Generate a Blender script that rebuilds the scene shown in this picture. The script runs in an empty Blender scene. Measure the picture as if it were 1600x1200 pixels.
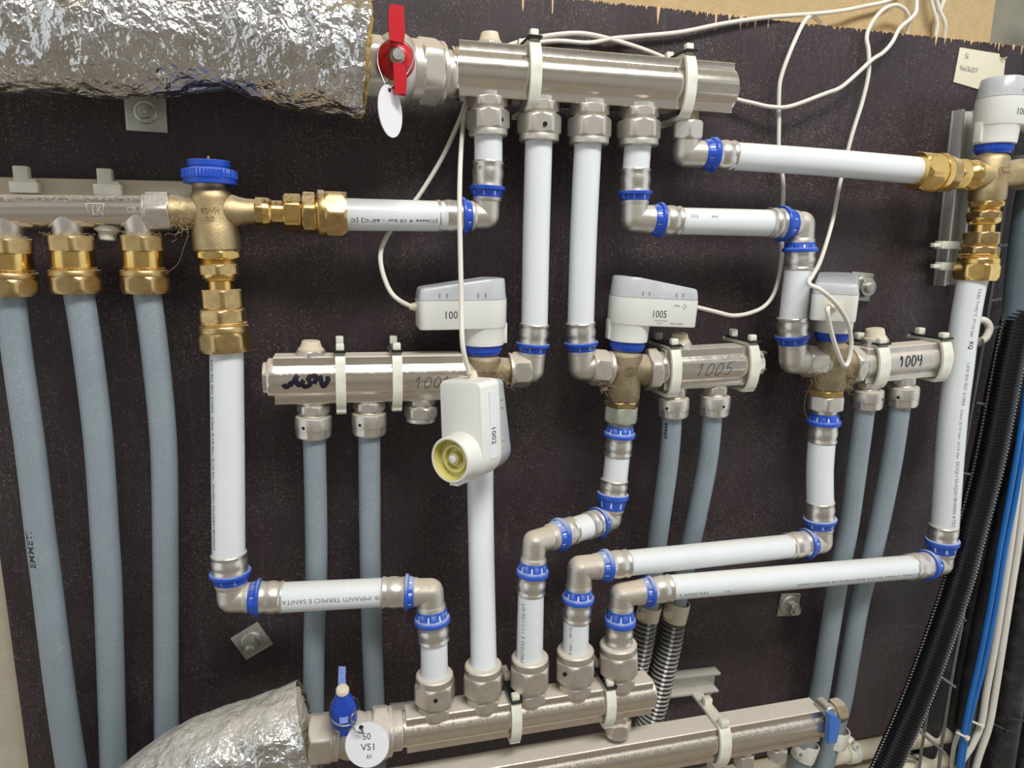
import bpy, bmesh, math, random
from mathutils import Vector, Matrix, noise
random.seed(7)
SC = bpy.context.scene
COL = SC.collection
# ------------------------------------------------------------------ camera
# board surface is the plane y=0, the camera stands D0 metres in front of it;
# its orientation comes from the vanishing points of the pipework.
F = 1085.0; D0 = 0.70
cx_ = Vector((4350, -147, F)).normalized()            # board "right" in camera axes (x right, y down, z forward)
cd_ = Vector((-90, 5300, F)); cd_ = (cd_ - cd_.dot(cx_) * cx_).normalized()   # board "down"
cn_ = cx_.cross(cd_)                                   # into the board
RIGHT = Vector((cx_.x, cn_.x, -cd_.x)); DOWN = Vector((cx_.y, cn_.y, -cd_.y)); FWD = Vector((cx_.z, cn_.z, -cd_.z))
CAMP = Vector((0, -D0, 0))
cam = bpy.data.cameras.new('camera'); camo = bpy.data.objects.new('camera', cam); COL.objects.link(camo)
cam.sensor_width = 36; cam.lens = F / 1600 * 36; cam.clip_start = 0.01; cam.clip_end = 50
mw = Matrix.Identity(4)
for i in range(3):
    mw[i][0] = RIGHT[i]; mw[i][1] = -DOWN[i]; mw[i][2] = -FWD[i]; mw[i][3] = CAMP[i]
camo.matrix_world = mw
SC.camera = camo
# ------------------------------------------------------------------ light
w = bpy.data.worlds.new('world'); SC.world = w; w.use_nodes = True
w.node_tree.nodes['Background'].inputs[0].default_value = (0.93, 0.97, 1.0, 1)
w.node_tree.nodes['Background'].inputs[1].default_value = 0.9
def area(name, loc, target, sx, sy, power, col):
    l = bpy.data.lights.new(name, 'AREA'); l.shape = 'RECTANGLE'; l.size = sx; l.size_y = sy; l.energy = power; l.color = col
    o = bpy.data.objects.new(name, l); COL.objects.link(o); o.location = loc
    o.rotation_euler = (Vector(target) - Vector(loc)).to_track_quat('-Z', 'Y').to_euler()
    return o
area('ceiling_light', (0.42, -1.15, 1.32), (0.38, -0.85, 0), 1.2, 0.40, 36, (1.0, 0.985, 0.96))
vs = SC.view_settings
vs.view_transform = 'Standard'; vs.look = 'None'; vs.gamma = 1.0; vs.exposure = 0.06; vs.use_curve_mapping = False
# ------------------------------------------------------------------ measuring helpers
def ray(x, y):
    return RIGHT * ((x - 800) / F) + DOWN * ((y - 600) / F) + FWD
def P(x, y, h=0.0):
    """the point h millimetres in front of the board that shows at (x, y)"""
    r = ray(x, y); return CAMP + r * ((D0 - h * .001) / r.y)
def S(x, y, h=0.0):
    """metres per pixel there"""
    r = ray(x, y); return ((D0 - h * .001) / r.y) / F
class Ax:
    """a straight axis between two measured points; lengths and radii are given in pixels"""
    def __init__(s, A, B, up=None):
        s.A = P(*A); s.B = P(*B); d = s.B - s.A
        s.L = math.hypot(A[0] - B[0], A[1] - B[1]); s.k = d.length / s.L
        s.rs = .5 * (S(*A) + S(*B)); s.rA = S(*A); s.rB = S(*B)
        s.set(d.normalized())
    def set(s, d):
        s.d = d
        u = Vector((0, -1, 0)); u = u - u.dot(d) * d
        if u.length < .05: u = Vector((0, 0, 1)) - d.z * d
        s.u = u.normalized(); s.v = s.u.cross(d)
    def p(s, t): return s.A + s.d * (t * s.k)
class WAx(Ax):
    """axis from a world point along a direction; units of k metres"""
    def __init__(s, p, d, k=.001):
        s.A = Vector(p); s.k = k; s.rs = k; s.L = 1; s.set(Vector(d).normalized())
# ------------------------------------------------------------------ mesh helpers
class MB:
    def __init__(s): s.v = []; s.f = []; s.m = []
    def add(s, vs, fs, mi=0):
        b = len(s.v); s.v += [Vector(q) for q in vs]; s.f += [tuple(b + i for i in f) for f in fs]; s.m += [mi] * len(fs)
        return s
    def rings(s, rings, caps=(True, True), mi=None):
        n = len(rings[0]); vs = [q for r in rings for q in r]; fs = []; ms = []
        for i in range(len(rings) - 1):
            for j in range(n):
                k = (j + 1) % n
                fs.append((i * n + j, i * n + k, (i + 1) * n + k, (i + 1) * n + j)); ms.append(mi(i, j) if mi else 0)
        if caps[0]: fs.append(tuple(range(n))); ms.append(0)
        if caps[1]: fs.append(tuple((len(rings) - 1) * n + j for j in range(n))); ms.append(0)
        b = len(s.v); s.v += vs; s.f += [tuple(b + i for i in f) for f in fs]; s.m += ms
        return s
    def sweep(s, ax, prof, seg=32, caps=(True, True), mi=None):
        """prof: (t, r) with r a number or a function of the angle"""
        R = []
        for t, r in prof:
            c = ax.p(t); ring = []
            for j in range(seg):
                a = 2 * math.pi * j / seg; q = (r(a) if callable(r) else r) * ax.rs
                ring.append(c + (ax.u * math.cos(a) + ax.v * math.sin(a)) * q)
            R.append(ring)
        return s.rings(R, caps, mi)
    def hexa(s, ax, t0, t1, ra, ch=None, rot=0.0, ends=(1, 1), n=6, seg=48):
        """hexagon (apothem ra) whose corners are turned down at the ends"""
        if ch is None: ch = ra * .13
        st = math.pi / n * 2
        def hr(a): return ra / math.cos(((a - rot) % st) - st / 2)
        def cut(m): return lambda a: min(hr(a), ra * (1.005 + .155 * m))
        sg = 1 if t1 > t0 else -1
        pr = []
        pr += [(t0 + sg * ch * m * ends[0], cut(m if ends[0] else 1)) for m in ((0, .33, .66, 1) if ends[0] else (1,))]
        pr += [(t1 - sg * ch * m * ends[1], cut(m if ends[1] else 1)) for m in ((1, .66, .33, 0) if ends[1] else (1,))]
        return s.sweep(ax, pr, seg)
    def prism(s, ax, t0, t1, poly, tw=None):
        """closed outline (front, up) in pixels carried along the axis"""
        R = []
        for t in (t0, t1):
            c = ax.p(t); R.append([c + (ax.u * a + ax.v * b) * ax.rs for a, b in poly])
        return s.rings(R)
    def tube(s, pts, r, seg=12, caps=(True, True)):
        n = len(pts); R = []; u = None
        for i in range(n):
            d = (pts[min(i + 1, n - 1)] - pts[max(i - 1, 0)]).normalized()
            if u is None:
                u = Vector((0, -1, 0)); u = u - u.dot(d) * d
                if u.length < .1: u = Vector((0, 0, 1)) - d.z * d
            else: u = u - u.dot(d) * d
            u = u.normalized(); v = u.cross(d); q = r[i] if isinstance(r, list) else r
            R.append([pts[i] + (u * math.cos(2 * math.pi * j / seg) + v * math.sin(2 * math.pi * j / seg)) * q for j in range(seg)])
        return s.rings(R, caps)
    def box(s, c, axes, size, bev=0.0, seg=2):
        """c centre, axes three unit vectors, size three full lengths"""
        bm = bmesh.new(); bmesh.ops.create_cube(bm, size=1)
        for v in bm.verts: v.co = Vector((v.co.x * size[0], v.co.y * size[1], v.co.z * size[2]))
        if bev > 0: bmesh.ops.bevel(bm, geom=bm.edges[:] + bm.verts[:], offset=bev, segments=seg, affect='EDGES', profile=.5)
        bm.verts.index_update(); a, b, d = axes
        s.add([Vector(c) + a * v.co.x + b * v.co.y + d * v.co.z for v in bm.verts], [[v.index for v in f.verts] for f in bm.faces]); bm.free()
        return s
    def sphere(s, c, r, n=20, m=36):
        return s.rings([[c + Vector((math.sin(math.pi * (i + .02) / (n + .04)) * math.cos(2 * math.pi * j / m), math.sin(math.pi * (i + .02) / (n + .04)) * math.sin(2 * math.pi * j / m), math.cos(math.pi * (i + .02) / (n + .04)))) * r for j in range(m)] for i in range(n + 1)])
    def plate(s, outline, n, th):
        """world outline given a thickness along n"""
        return s.rings([[Vector(q) for q in outline], [Vector(q) + n * th for q in outline]])
def rootloc(o):
    l = Vector(o.location)
    while o.parent: o = o.parent; l = l + Vector(o.location)
    return l
def build(mb, name, mat, parent=None, sm=38, recalc=True):
    me = bpy.data.meshes.new(name)
    if parent is not None: org = rootloc(parent)
    else:
        lo = [min(v[i] for v in mb.v) for i in range(3)]; hi = [max(v[i] for v in mb.v) for i in range(3)]
        org = Vector([(a + b) / 2 for a, b in zip(lo, hi)])
    me.from_pydata([v - org for v in mb.v], [], mb.f)
    for m in (mat if isinstance(mat, (list, tuple)) else [mat]): me.materials.append(m)
    if any(mb.m): me.polygons.foreach_set('material_index', mb.m)
    if recalc:
        bm = bmesh.new(); bm.from_mesh(me); bmesh.ops.recalc_face_normals(bm, faces=bm.faces); bm.to_mesh(me); bm.free()
    if sm:
        me.polygons.foreach_set('use_smooth', [True] * len(me.polygons)); me.set_sharp_from_angle(angle=math.radians(sm))
    me.update()
    o = bpy.data.objects.new(name, me); COL.objects.link(o)
    if parent is not None: o.parent = parent
    else: o.location = org
    return o
def tag(o, label, cat, group=None):
    o['label'] = label; o['category'] = cat
    if group: o['group'] = group
    return o
def thing(name, loc, label, cat, group=None):
    o = bpy.data.objects.new(name, None); COL.objects.link(o); o.location = loc; o.empty_display_size = .01
    return tag(o, label, cat, group)
def struct(o): o['kind'] = 'structure'; return o
def cat_rom(pts, n=8):
    out = []
    for i in range(len(pts) - 1):
        p0 = pts[max(i - 1, 0)]; p1 = pts[i]; p2 = pts[i + 1]; p3 = pts[min(i + 2, len(pts) - 1)]
        for k in range(n):
            t = k / n
            out.append(.5 * ((2 * p1) + (p2 - p0) * t + (2 * p0 - 5 * p1 + 4 * p2 - p3) * t * t + (3 * p1 - p0 - 3 * p2 + p3) * t ** 3))
    out.append(pts[-1]); return out
# ------------------------------------------------------------------ writing
_tx = {}
def glyphs(txt, bold=False):
    """flat outline of a line of writing, height 1 = capital letters, starting at x=0"""
    if (txt, bold) in _tx: return _tx[(txt, bold)]
    cu = bpy.data.curves.new('writing', 'FONT'); cu.body = txt; cu.resolution_u = 2
    if bold: cu.offset = .018
    ob = bpy.data.objects.new('writing', cu); COL.objects.link(ob)
    dg = bpy.context.evaluated_depsgraph_get(); me = bpy.data.meshes.new_from_object(ob.evaluated_get(dg))
    vs = [(v.co.x / .69, v.co.y / .69) for v in me.vertices]; fs = [tuple(p.vertices) for p in me.polygons]
    COL.objects.unlink(ob); bpy.data.objects.remove(ob); bpy.data.curves.remove(cu); bpy.data.meshes.remove(me)
    wd = max((v[0] for v in vs), default=1)
    _tx[(txt, bold)] = (vs, fs, wd); return _tx[(txt, bold)]
def on_pipe(pts, r, th0, a_ref=0., n=6, off=.00014):
    """maps (along, around) in pixels onto a pipe built by pipe() from the same points"""
    ps = [P(*q) for q in pts]; rr = r if isinstance(r, (list, tuple)) else [r] * len(pts); rad = [a * S(*q) for a, q in zip(rr, pts)]
    if len(ps) > 2:
        c = cat_rom(ps, n); rc = [rad[min(i // n, len(rad) - 1)] + (rad[min(i // n + 1, len(rad) - 1)] - rad[min(i // n, len(rad) - 1)]) * ((i % n) / n) for i in range(len(c))]
    else: c = ps; rc = rad
    cum = [0]; px = [0]
    for i in range(1, len(c)): cum.append(cum[-1] + (c[i] - c[i - 1]).length)
    tot = sum(math.hypot(pts[i][0] - pts[i + 1][0], pts[i][1] - pts[i + 1][1]) for i in range(len(pts) - 1)); rm = sum(rr) / len(rr)
    def f(a, b):
        s = (a + a_ref) / tot * cum[-1]; i = 0
        while i < len(c) - 2 and cum[i + 1] < s: i += 1
        q = (s - cum[i]) / max(1e-9, cum[i + 1] - cum[i]); d = (c[min(i + 2, len(c) - 1)] - c[max(i - 1, 0)]).normalized(); p = c[i] + (c[i + 1] - c[i]) * q
        u = Vector((0, -1, 0)); u = (u - u.dot(d) * d).normalized(); v = u.cross(d); an = th0 + b / rm; R = rc[i] + (rc[i + 1] - rc[i]) * q
        return p + (u * math.cos(an) + v * math.sin(an)) * (R + off)
    return f
def on_cyl(ax, r, th0, off=.00012):
    """maps (along, around) in pixels onto a cylinder about the axis"""
    R = r * ax.rs
    def f(a, b):
        an = th0 + b / r
        return ax.p(a) + (ax.u * math.cos(an) + ax.v * math.sin(an)) * (R + off)
    return f
def on_plane(o, e1, e2, n, off=.0002):
    return lambda a, b: o + e1 * a + e2 * b + n * off
def write(parent, txt, mp, x0, y0, h, width=None, flip=1, swap=False, mat=None, bold=False, name='printed_text'):
    """writing starts at (x0, y0); flip=-1 turns it head over heels"""
    vs, fs, wd = glyphs(txt, bold); kx = (width / wd) if width else h
    mb = MB()
    def q(v):
        a = x0 + flip * v[0] * kx; b = y0 + flip * v[1] * h
        return mp(a, b)
    mb.add([q(v) for v in vs], fs)
    return build(mb, name, mat, parent, sm=0, recalc=False)
def strokes(parent, lines, mp, wd, mat, name='handwriting'):
    """pen strokes: polylines in the map's units drawn as thin ribbons"""
    mb = MB()
    for ln in lines:
        pts = cat_rom([Vector((a, b, 0)) for a, b in ln], 5) if len(ln) > 2 else [Vector((ln[0][0] + (ln[1][0] - ln[0][0]) * k / 6, ln[0][1] + (ln[1][1] - ln[0][1]) * k / 6, 0)) for k in range(7)]
        vs = []
        for i, p in enumerate(pts):
            d = (pts[min(i + 1, len(pts) - 1)] - pts[max(i - 1, 0)]); d = d.normalized() if d.length else Vector((1, 0, 0))
            n = Vector((-d.y, d.x, 0)) * wd / 2
            vs += [mp(*(p + n)[:2]), mp(*(p - n)[:2])]
        mb.add(vs, [(2 * i, 2 * i + 1, 2 * i + 3, 2 * i + 2) for i in range(len(pts) - 1)])
    return build(mb, name, mat, parent, sm=0, recalc=False)
# ------------------------------------------------------------------ materials
def lin(*c):
    return tuple(((x / 255) / 12.92 if x / 255 <= .04045 else ((x / 255 + .055) / 1.055) ** 2.4) for x in c) + (1,)
def mat(name, col, rough=.4, metal=0., col2=None, cs=60, cmix=.5, rvar=.1, rs=120, bump=0., bs=300, dust=0., dcol=(190, 176, 156), speck=0., ss=700, sth=.2, scol=(200, 190, 180),
        spec=.5, trans=0., sss=0., stretch=None, streak=0., alpha=1., hard=False, patch=0., pcol=None, ps=40, coat=0.):
    m = bpy.data.materials.new(name); m.use_nodes = True; nt = m.node_tree; N = nt.nodes; L = nt.links
    b = N['Principled BSDF']
    tc = N.new('ShaderNodeTexCoord'); src = tc.outputs['Object']
    if stretch:
        mp = N.new('ShaderNodeMapping'); mp.inputs['Scale'].default_value = stretch; L.new(src, mp.inputs[0]); srcs = mp.outputs[0]
    else: srcs = src
    def noi(scale, det=4, s=None, rg=.55):
        n = N.new('ShaderNodeTexNoise'); n.inputs['Scale'].default_value = scale; n.inputs['Detail'].default_value = det; n.inputs['Roughness'].default_value = rg
        L.new(s or src, n.inputs['Vector']); return n.outputs['Fac']
    def ramp(f, a, c):
        r = N.new('ShaderNodeMapRange'); r.inputs['From Min'].default_value = a; r.inputs['From Max'].default_value = c; L.new(f, r.inputs['Value']); r.clamp = True; return r.outputs['Result']
    def mul(a, c):
        r = N.new('ShaderNodeMath'); r.operation = 'MULTIPLY'
        L.new(a, r.inputs[0])
        if isinstance(c, float): r.inputs[1].default_value = c
        else: L.new(c, r.inputs[1])
        return r.outputs[0]
    def mix(f, a, c):
        r = N.new('ShaderNodeMix'); r.data_type = 'RGBA'; L.new(f, r.inputs[0])
        for k, x in ((6, a), (7, c)):
            if isinstance(x, tuple): r.inputs[k].default_value = x
            else: L.new(x, r.inputs[k])
        return r.outputs[2]
    def mixf(f, a, c):
        r = N.new('ShaderNodeMix'); r.data_type = 'FLOAT'; L.new(f, r.inputs[0])
        for k, x in ((2, a), (3, c)):
            if isinstance(x, (int, float)): r.inputs[k].default_value = x
            else: L.new(x, r.inputs[k])
        return r.outputs[0]
    c = lin(*col); c2 = lin(*(col2 or [max(0, min(255, x * .86)) for x in col]))
    cur = mix(mul(ramp(noi(cs, 5, srcs), .35, .7), float(cmix)), c, c2)
    ro = mixf(noi(rs, 4, srcs), max(.02, rough - rvar), min(1, rough + rvar)); me = float(metal)
    if patch:
        pf = mul(ramp(noi(ps, 6), .52, .62), float(patch)); cur = mix(pf, cur, lin(*pcol)); ro = mixf(pf, ro, .8); me = mixf(pf, me, metal * .3)
    if streak:
        st = N.new('ShaderNodeMapping'); st.inputs['Scale'].default_value = (1, 1, .06); L.new(src, st.inputs[0])
        cur = mix(mul(ramp(noi(220, 3, st.outputs[0]), .55, .8), float(streak)), cur, lin(*scol))
    if speck:
        for sc, th, k in ((ss, sth, 1.), (ss * 2.3, sth * 1.2, 1.)):
            vo = N.new('ShaderNodeTexVoronoi'); vo.inputs['Scale'].default_value = sc; L.new(src, vo.inputs['Vector'])
            near = ramp(vo.outputs['Distance'], th, th * .5)
            sep = N.new('ShaderNodeSeparateColor'); L.new(vo.outputs['Color'], sep.inputs[0])
            pick = ramp(sep.outputs[0], .45, 1.0)
            dens = ramp(noi(11, 5, None, .65), .33, .62)
            cur = mix(mul(mul(mul(near, pick), dens), float(speck * k)), cur, lin(*scol))
    if dust:
        ge = N.new('ShaderNodeNewGeometry'); sx = N.new('ShaderNodeSeparateXYZ'); L.new(ge.outputs['Normal'], sx.inputs[0])
        nn = N.new('ShaderNodeMath'); nn.operation = 'MULTIPLY_ADD'; L.new(noi(420, 6, None, .8), nn.inputs[0]); nn.inputs[1].default_value = 1.2; nn.inputs[2].default_value = -.6
        ad = N.new('ShaderNodeMath'); ad.operation = 'ADD'; L.new(sx.outputs[2], ad.inputs[0]); L.new(nn.outputs[0], ad.inputs[1])
        df = mul(ramp(ad.outputs[0], .92 - dust, 1.5 - dust), .88)
        cur = mix(df, cur, lin(*dcol)); ro = mixf(df, ro, .92); me = mixf(df, me, 0.)
    L.new(cur, b.inputs['Base Color']); L.new(ro, b.inputs['Roughness'])
    if isinstance(me, float): b.inputs['Metallic'].default_value = me
    else: L.new(me, b.inputs['Metallic'])
    b.inputs['Specular IOR Level'].default_value = spec
    if trans: b.inputs['Transmission Weight'].default_value = trans
    if coat: b.inputs['Coat Weight'].default_value = coat; b.inputs['Coat Roughness'].default_value = .15
    if sss: b.inputs['Subsurface Weight'].default_value = sss; b.inputs['Subsurface Radius'].default_value = (.004, .004, .003); b.inputs['Subsurface Scale'].default_value = .5
    if alpha < 1: b.inputs['Alpha'].default_value = alpha
    if bump:
        bp = N.new('ShaderNodeBump'); bp.inputs['Strength'].default_value = bump; bp.inputs['Distance'].default_value = .001
        L.new(noi(bs, 5, srcs), bp.inputs['Height']); L.new(bp.outputs[0], b.inputs['Normal'])
    return m
M_board = mat('dark phenolic film', (57, 46, 50), .43, col2=(43, 30, 34), cs=14, cmix=.9, rvar=.12, rs=30, speck=.75, ss=430, sth=.32, scol=(180, 170, 162), spec=.5, bump=.06, bs=900, streak=.06)
M_ply = mat('raw birch plywood', (205, 172, 122), .7, col2=(170, 132, 86), cs=200, bump=.4, bs=500)
M_splint = mat('splintered plywood', (222, 190, 146), .75, col2=(190, 150, 105), cs=300, stretch=(1, 1, .1))
M_sand = mat('tan rough plaster', (190, 168, 126), .85, col2=(170, 146, 104), cs=90, bump=.9, bs=420, speck=.5, ss=900, sth=.25, scol=(236, 218, 170))
M_plaster = mat('beige wall plaster', (190, 182, 164), .85, col2=(172, 163, 145), cs=20, bump=.8, bs=240)
M_grey = mat('grey rough plaster', (134, 132, 118), .9, col2=(116, 114, 102), cs=60, bump=.5, bs=500)
M_dark = mat('buff floor', (146, 136, 122), .7)
M_front = mat('grey wall paint', (170, 166, 160), .8)
M_ceil = mat('white ceiling', (225, 222, 214), .9)
M_nick = mat('dull nickel plating', (214, 210, 202), .36, .8, col2=(194, 187, 176), cs=120, cmix=.6, rvar=.08, bump=.12, bs=1500, dust=.34, spec=.5)
M_nickd = mat('dusty nickel plating', (212, 206, 197), .34, .8, col2=(192, 184, 172), cs=120, cmix=.6, rvar=.1, bump=.1, bs=1500, dust=.52, dcol=(202, 193, 178))
M_chrome = mat('polished nickel plating', (230, 225, 216), .17, .95, col2=(218, 209, 196), cs=70, cmix=.5, rvar=.06, dust=.28)
M_chromed = mat('dusty polished nickel', (226, 219, 208), .2, .95, col2=(210, 198, 182), cs=70, cmix=.5, rvar=.09, dust=.5, dcol=(202, 193, 178))
M_elbow = mat('satin nickel casting', (212, 207, 197), .38, .82, col2=(196, 189, 177), cs=200, cmix=.5, rvar=.06, bump=.15, bs=1800, dust=.45, dcol=(196, 182, 160))
M_elbowd = mat('dusty satin nickel casting', (208, 202, 191), .40, .8, col2=(192, 185, 172), cs=200, cmix=.5, rvar=.06, bump=.15, bs=1800, dust=.55, dcol=(196, 182, 160))
M_steel = mat('stainless sleeve', (220, 216, 209), .31, .9, col2=(200, 195, 186), cs=150, rvar=.08, dust=.3)
M_brass = mat('bright brass', (232, 200, 128), .22, 1., col2=(214, 174, 98), cs=90, cmix=.7, rvar=.08, dust=.3, bump=.05, bs=900)
M_brassd = mat('tarnished brass', (206, 180, 128), .34, 1., col2=(172, 142, 96), cs=130, cmix=.8, rvar=.1, dust=.4, bump=.1, bs=1200)
M_bronze = mat('cast bronze', (198, 178, 138), .42, 1., col2=(176, 154, 114), cs=160, cmix=.7, rvar=.06, bump=.35, bs=1600, dust=.35)
M_bronzed = mat('dirty cast bronze', (158, 144, 116), .5, .85, col2=(132, 118, 92), cs=120, cmix=.8, rvar=.1, bump=.4, bs=1300, dust=.55, patch=.25, pcol=(160, 146, 122), ps=90)
M_white = mat('white composite pipe', (224, 229, 231), .3, 0, col2=(214, 219, 221), cs=20, rvar=.05, spec=.5, dust=.22, dcol=(214, 206, 188), speck=.15, ss=250, sth=.1, scol=(120, 110, 96))
M_pex = mat('grey blue plastic pipe', (138, 151, 159), .42, 0, col2=(124, 138, 147), cs=24, rvar=.06, speck=1.0, ss=700, sth=.34, scol=(200, 208, 208), dust=.15)
M_dpex = mat('dark grey pipe', (92, 108, 116), .4, 0, rvar=.06)
M_blue = mat('blue plastic', (30, 78, 190), .38, 0, col2=(24, 66, 172), cs=90, rvar=.06, dust=.3, dcol=(150, 168, 200))
M_blued = mat('dusty blue plastic', (38, 84, 190), .45, 0, col2=(52, 94, 186), cs=200, rvar=.06, dust=.62, dcol=(170, 180, 200))
M_blul = mat('light blue plastic', (72, 118, 200), .42, 0, col2=(62, 106, 188), cs=60)
M_red = mat('red lacquer', (196, 30, 44), .3, 0, col2=(176, 24, 38), cs=60, dust=.25, dcol=(224, 96, 100))
M_act = mat('white actuator plastic', (226, 227, 221), .42, 0, col2=(219, 219, 212), cs=30, rvar=.04, dust=.2)
M_cover = mat('translucent smoke cover', (220, 224, 228), .22, 0, rvar=.05, trans=.32, spec=.45)
M_cream = mat('cream plastic', (224, 214, 190), .45, 0, col2=(214, 202, 176), cs=60, dust=.3)
M_nylon = mat('milky nylon', (232, 231, 219), .42, 0, col2=(204, 206, 186), cs=80, rvar=.05, sss=.2, dust=.3)
M_yel = mat('yellowish plastic', (214, 206, 130), .45, 0, col2=(200, 192, 110), cs=60)
M_cable = mat('white cable sheath', (226, 222, 212), .42, 0, col2=(216, 211, 198), cs=40, rvar=.05)
M_ink = mat('black ink', (44, 46, 50), .6)
M_inkl = mat('faint grey ink', (118, 124, 128), .6)
M_pen = mat('dark marker ink', (26, 20, 40), .35)
M_paper = mat('cream paper', (226, 220, 196), .8, col2=(218, 212, 186), cs=30)
M_pencil = mat('pencil grey', (112, 116, 124), .7)
M_tag = mat('white tag plastic', (232, 232, 236), .3, 0, col2=(226, 226, 232), cs=30)
M_zinc = mat('zinc plated steel', (196, 198, 190), .42, .9, col2=(170, 172, 164), cs=180, cmix=.7, bump=.15, bs=900, dust=.3)
M_wire = mat('galvanised wire', (160, 162, 164), .35, 1.)
M_alu = mat('aluminium rail', (208, 208, 202), .42, .55, col2=(192, 190, 182), cs=100, dust=.4, dcol=(202, 194, 180))
M_black = mat('black rubber sheath', (34, 34, 36), .45, 0, col2=(54, 54, 54), cs=40, cmix=.7, bump=.3, bs=200, patch=.4, pcol=(74, 74, 72), ps=60)
M_cond = mat('black corrugated plastic', (18, 18, 20), .25, 0, spec=.6)
M_stripe = mat('white stripe', (214, 214, 210), .4)
M_condg = mat('dusty black corrugated plastic', (62, 64, 64), .5, 0, dust=.8, dcol=(168, 165, 157))
M_bcab = mat('blue cable sheath', (32, 112, 190), .4, 0, col2=(26, 98, 172), cs=30)
M_tie = mat('black cable tie', (34, 36, 34), .4)
M_lint = mat('lint', (176, 156, 120), .9)
M_wool = mat('mineral wool', (178, 152, 92), .95, col2=(140, 114, 60), cs=160, bump=1., bs=500)
M_corr = mat('corroded nickel', (172, 170, 156), .6, .5, col2=(150, 160, 144), cs=90, cmix=.8, bump=.4, bs=900, patch=.7, pcol=(150, 186, 168), ps=120)
M_hole_shade = mat('painted hole shade', (20, 18, 16), .9)  # near-black colour standing in for the shade inside holes
def foil_mat(name, dust):
    m = mat(name, (222, 222, 222), .25, 1., col2=(180, 176, 168), cs=40, cmix=.6, rvar=.1, dust=dust, dcol=(180, 172, 156))
    nt = m.node_tree; N = nt.nodes; L = nt.links; tc = N.new('ShaderNodeTexCoord')
    prev = None
    for sc, st, ty in ((60, .42, 'v'), (150, .42, 'v'), (380, .3, 'n'), (24, .6, 'n')):
        if ty == 'v':
            t = N.new('ShaderNodeTexVoronoi'); t.distance = 'EUCLIDEAN'; o = t.outputs['Distance']
            nz = N.new('ShaderNodeTexNoise'); nz.inputs['Scale'].default_value = sc * .7; L.new(tc.outputs['Object'], nz.inputs['Vector'])
            ad = N.new('ShaderNodeVectorMath'); ad.operation = 'MULTIPLY_ADD'; L.new(nz.outputs['Color'], ad.inputs[0]); ad.inputs[1].default_value = (.02, .02, .02); L.new(tc.outputs['Object'], ad.inputs[2]); L.new(ad.outputs[0], t.inputs['Vector'])
        else: t = N.new('ShaderNodeTexNoise'); o = t.outputs['Fac']; L.new(tc.outputs['Object'], t.inputs['Vector'])
        t.inputs['Scale'].default_value = sc
        bp = N.new('ShaderNodeBump'); bp.inputs['Strength'].default_value = st; bp.inputs['Distance'].default_value = .5 / sc
        L.new(o, bp.inputs['Height'])
        if prev: L.new(prev, bp.inputs['Normal'])
        prev = bp.outputs[0]
    L.new(prev, N['Principled BSDF'].inputs['Normal']); return m
M_foil = foil_mat('crumpled aluminium foil', .1)
M_foild = foil_mat('dusty aluminium foil', .42)
# ================================================================== builders
X = Vector((1, 0, 0)); Y = Vector((0, 1, 0)); Z = Vector((0, 0, 1))
def pipe(name, pts, r, material, label, cat='pipe', group=None, seg=28, n=6):
    """pipe through measured points (x, y, h); r in pixels, one number or one per point"""
    ps = [P(*q) for q in pts]; rr = r if isinstance(r, (list, tuple)) else [r] * len(pts)
    rad = [a * S(*q) for a, q in zip(rr, pts)]
    if len(ps) > 2:
        c = cat_rom(ps, n); rc = [rad[min(i // n, len(rad) - 1)] + (rad[min(i // n + 1, len(rad) - 1)] - rad[min(i // n, len(rad) - 1)]) * ((i % n) / n) for i in range(len(c))]
    else: c = ps; rc = rad
    t = thing(name, ps[-1], label, cat, group)
    build(MB().tube(c, rc, seg), 'pipe_wall', material, t); return t
def ring_profile(t0, t1, R, sg=1):
    """blue guide ring: flared flange on the sleeve side, windows cut round the cone"""
    def win(r):
        return lambda a: r * (.95 if abs(((a * 8 / (2 * math.pi)) % 1) - .5) < .16 else 1)
    L = t1 - t0
    return [(t0, R * .93), (t0 + L * .05, R * 1.0), (t0 + L * .22, R * 1.03), (t0 + L * .24, win(R * 1.05)), (t0 + L * .58, win(R * 1.12)), (t0 + L * .60, R * 1.15), (t0 + L * .72, R * 1.24), (t0 + L * .95, R * 1.25), (t1, R * 1.22), (t1 + L * .02, R * 1.0)]
def sleeve_profile(t0, t1, R):
    L = t1 - t0
    return [(t0 + L * a, R * 1.012 * b) for a, b in ((-.05, .98), (.02, 1.07), (.10, 1.04), (.2, 1.015), (.27, 1.025), (.38, 1.06), (.5, 1.075), (.62, 1.06), (.73, 1.02), (.78, 1.01), (.84, 1.015), (.90, 1.065), (.96, 1.075), (1.0, 1.04), (1.0, .9))]
def win_mi(i, j): return 1 if i == 3 and abs(((j / 64 * 8) % 1) - .5) < .12 else 0
def press_end(t, ax, r0, r1, end, R, ringmat, smat=None):
    build(MB().sweep(ax, ring_profile(r0, r1, R), 64, mi=win_mi), 'guide_ring', [ringmat, M_tag if ringmat is M_blued else M_zinc], t)
    build(MB().sweep(ax, sleeve_profile(r1, end, R), 36), 'press_sleeve', smat or M_steel, t)
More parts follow.
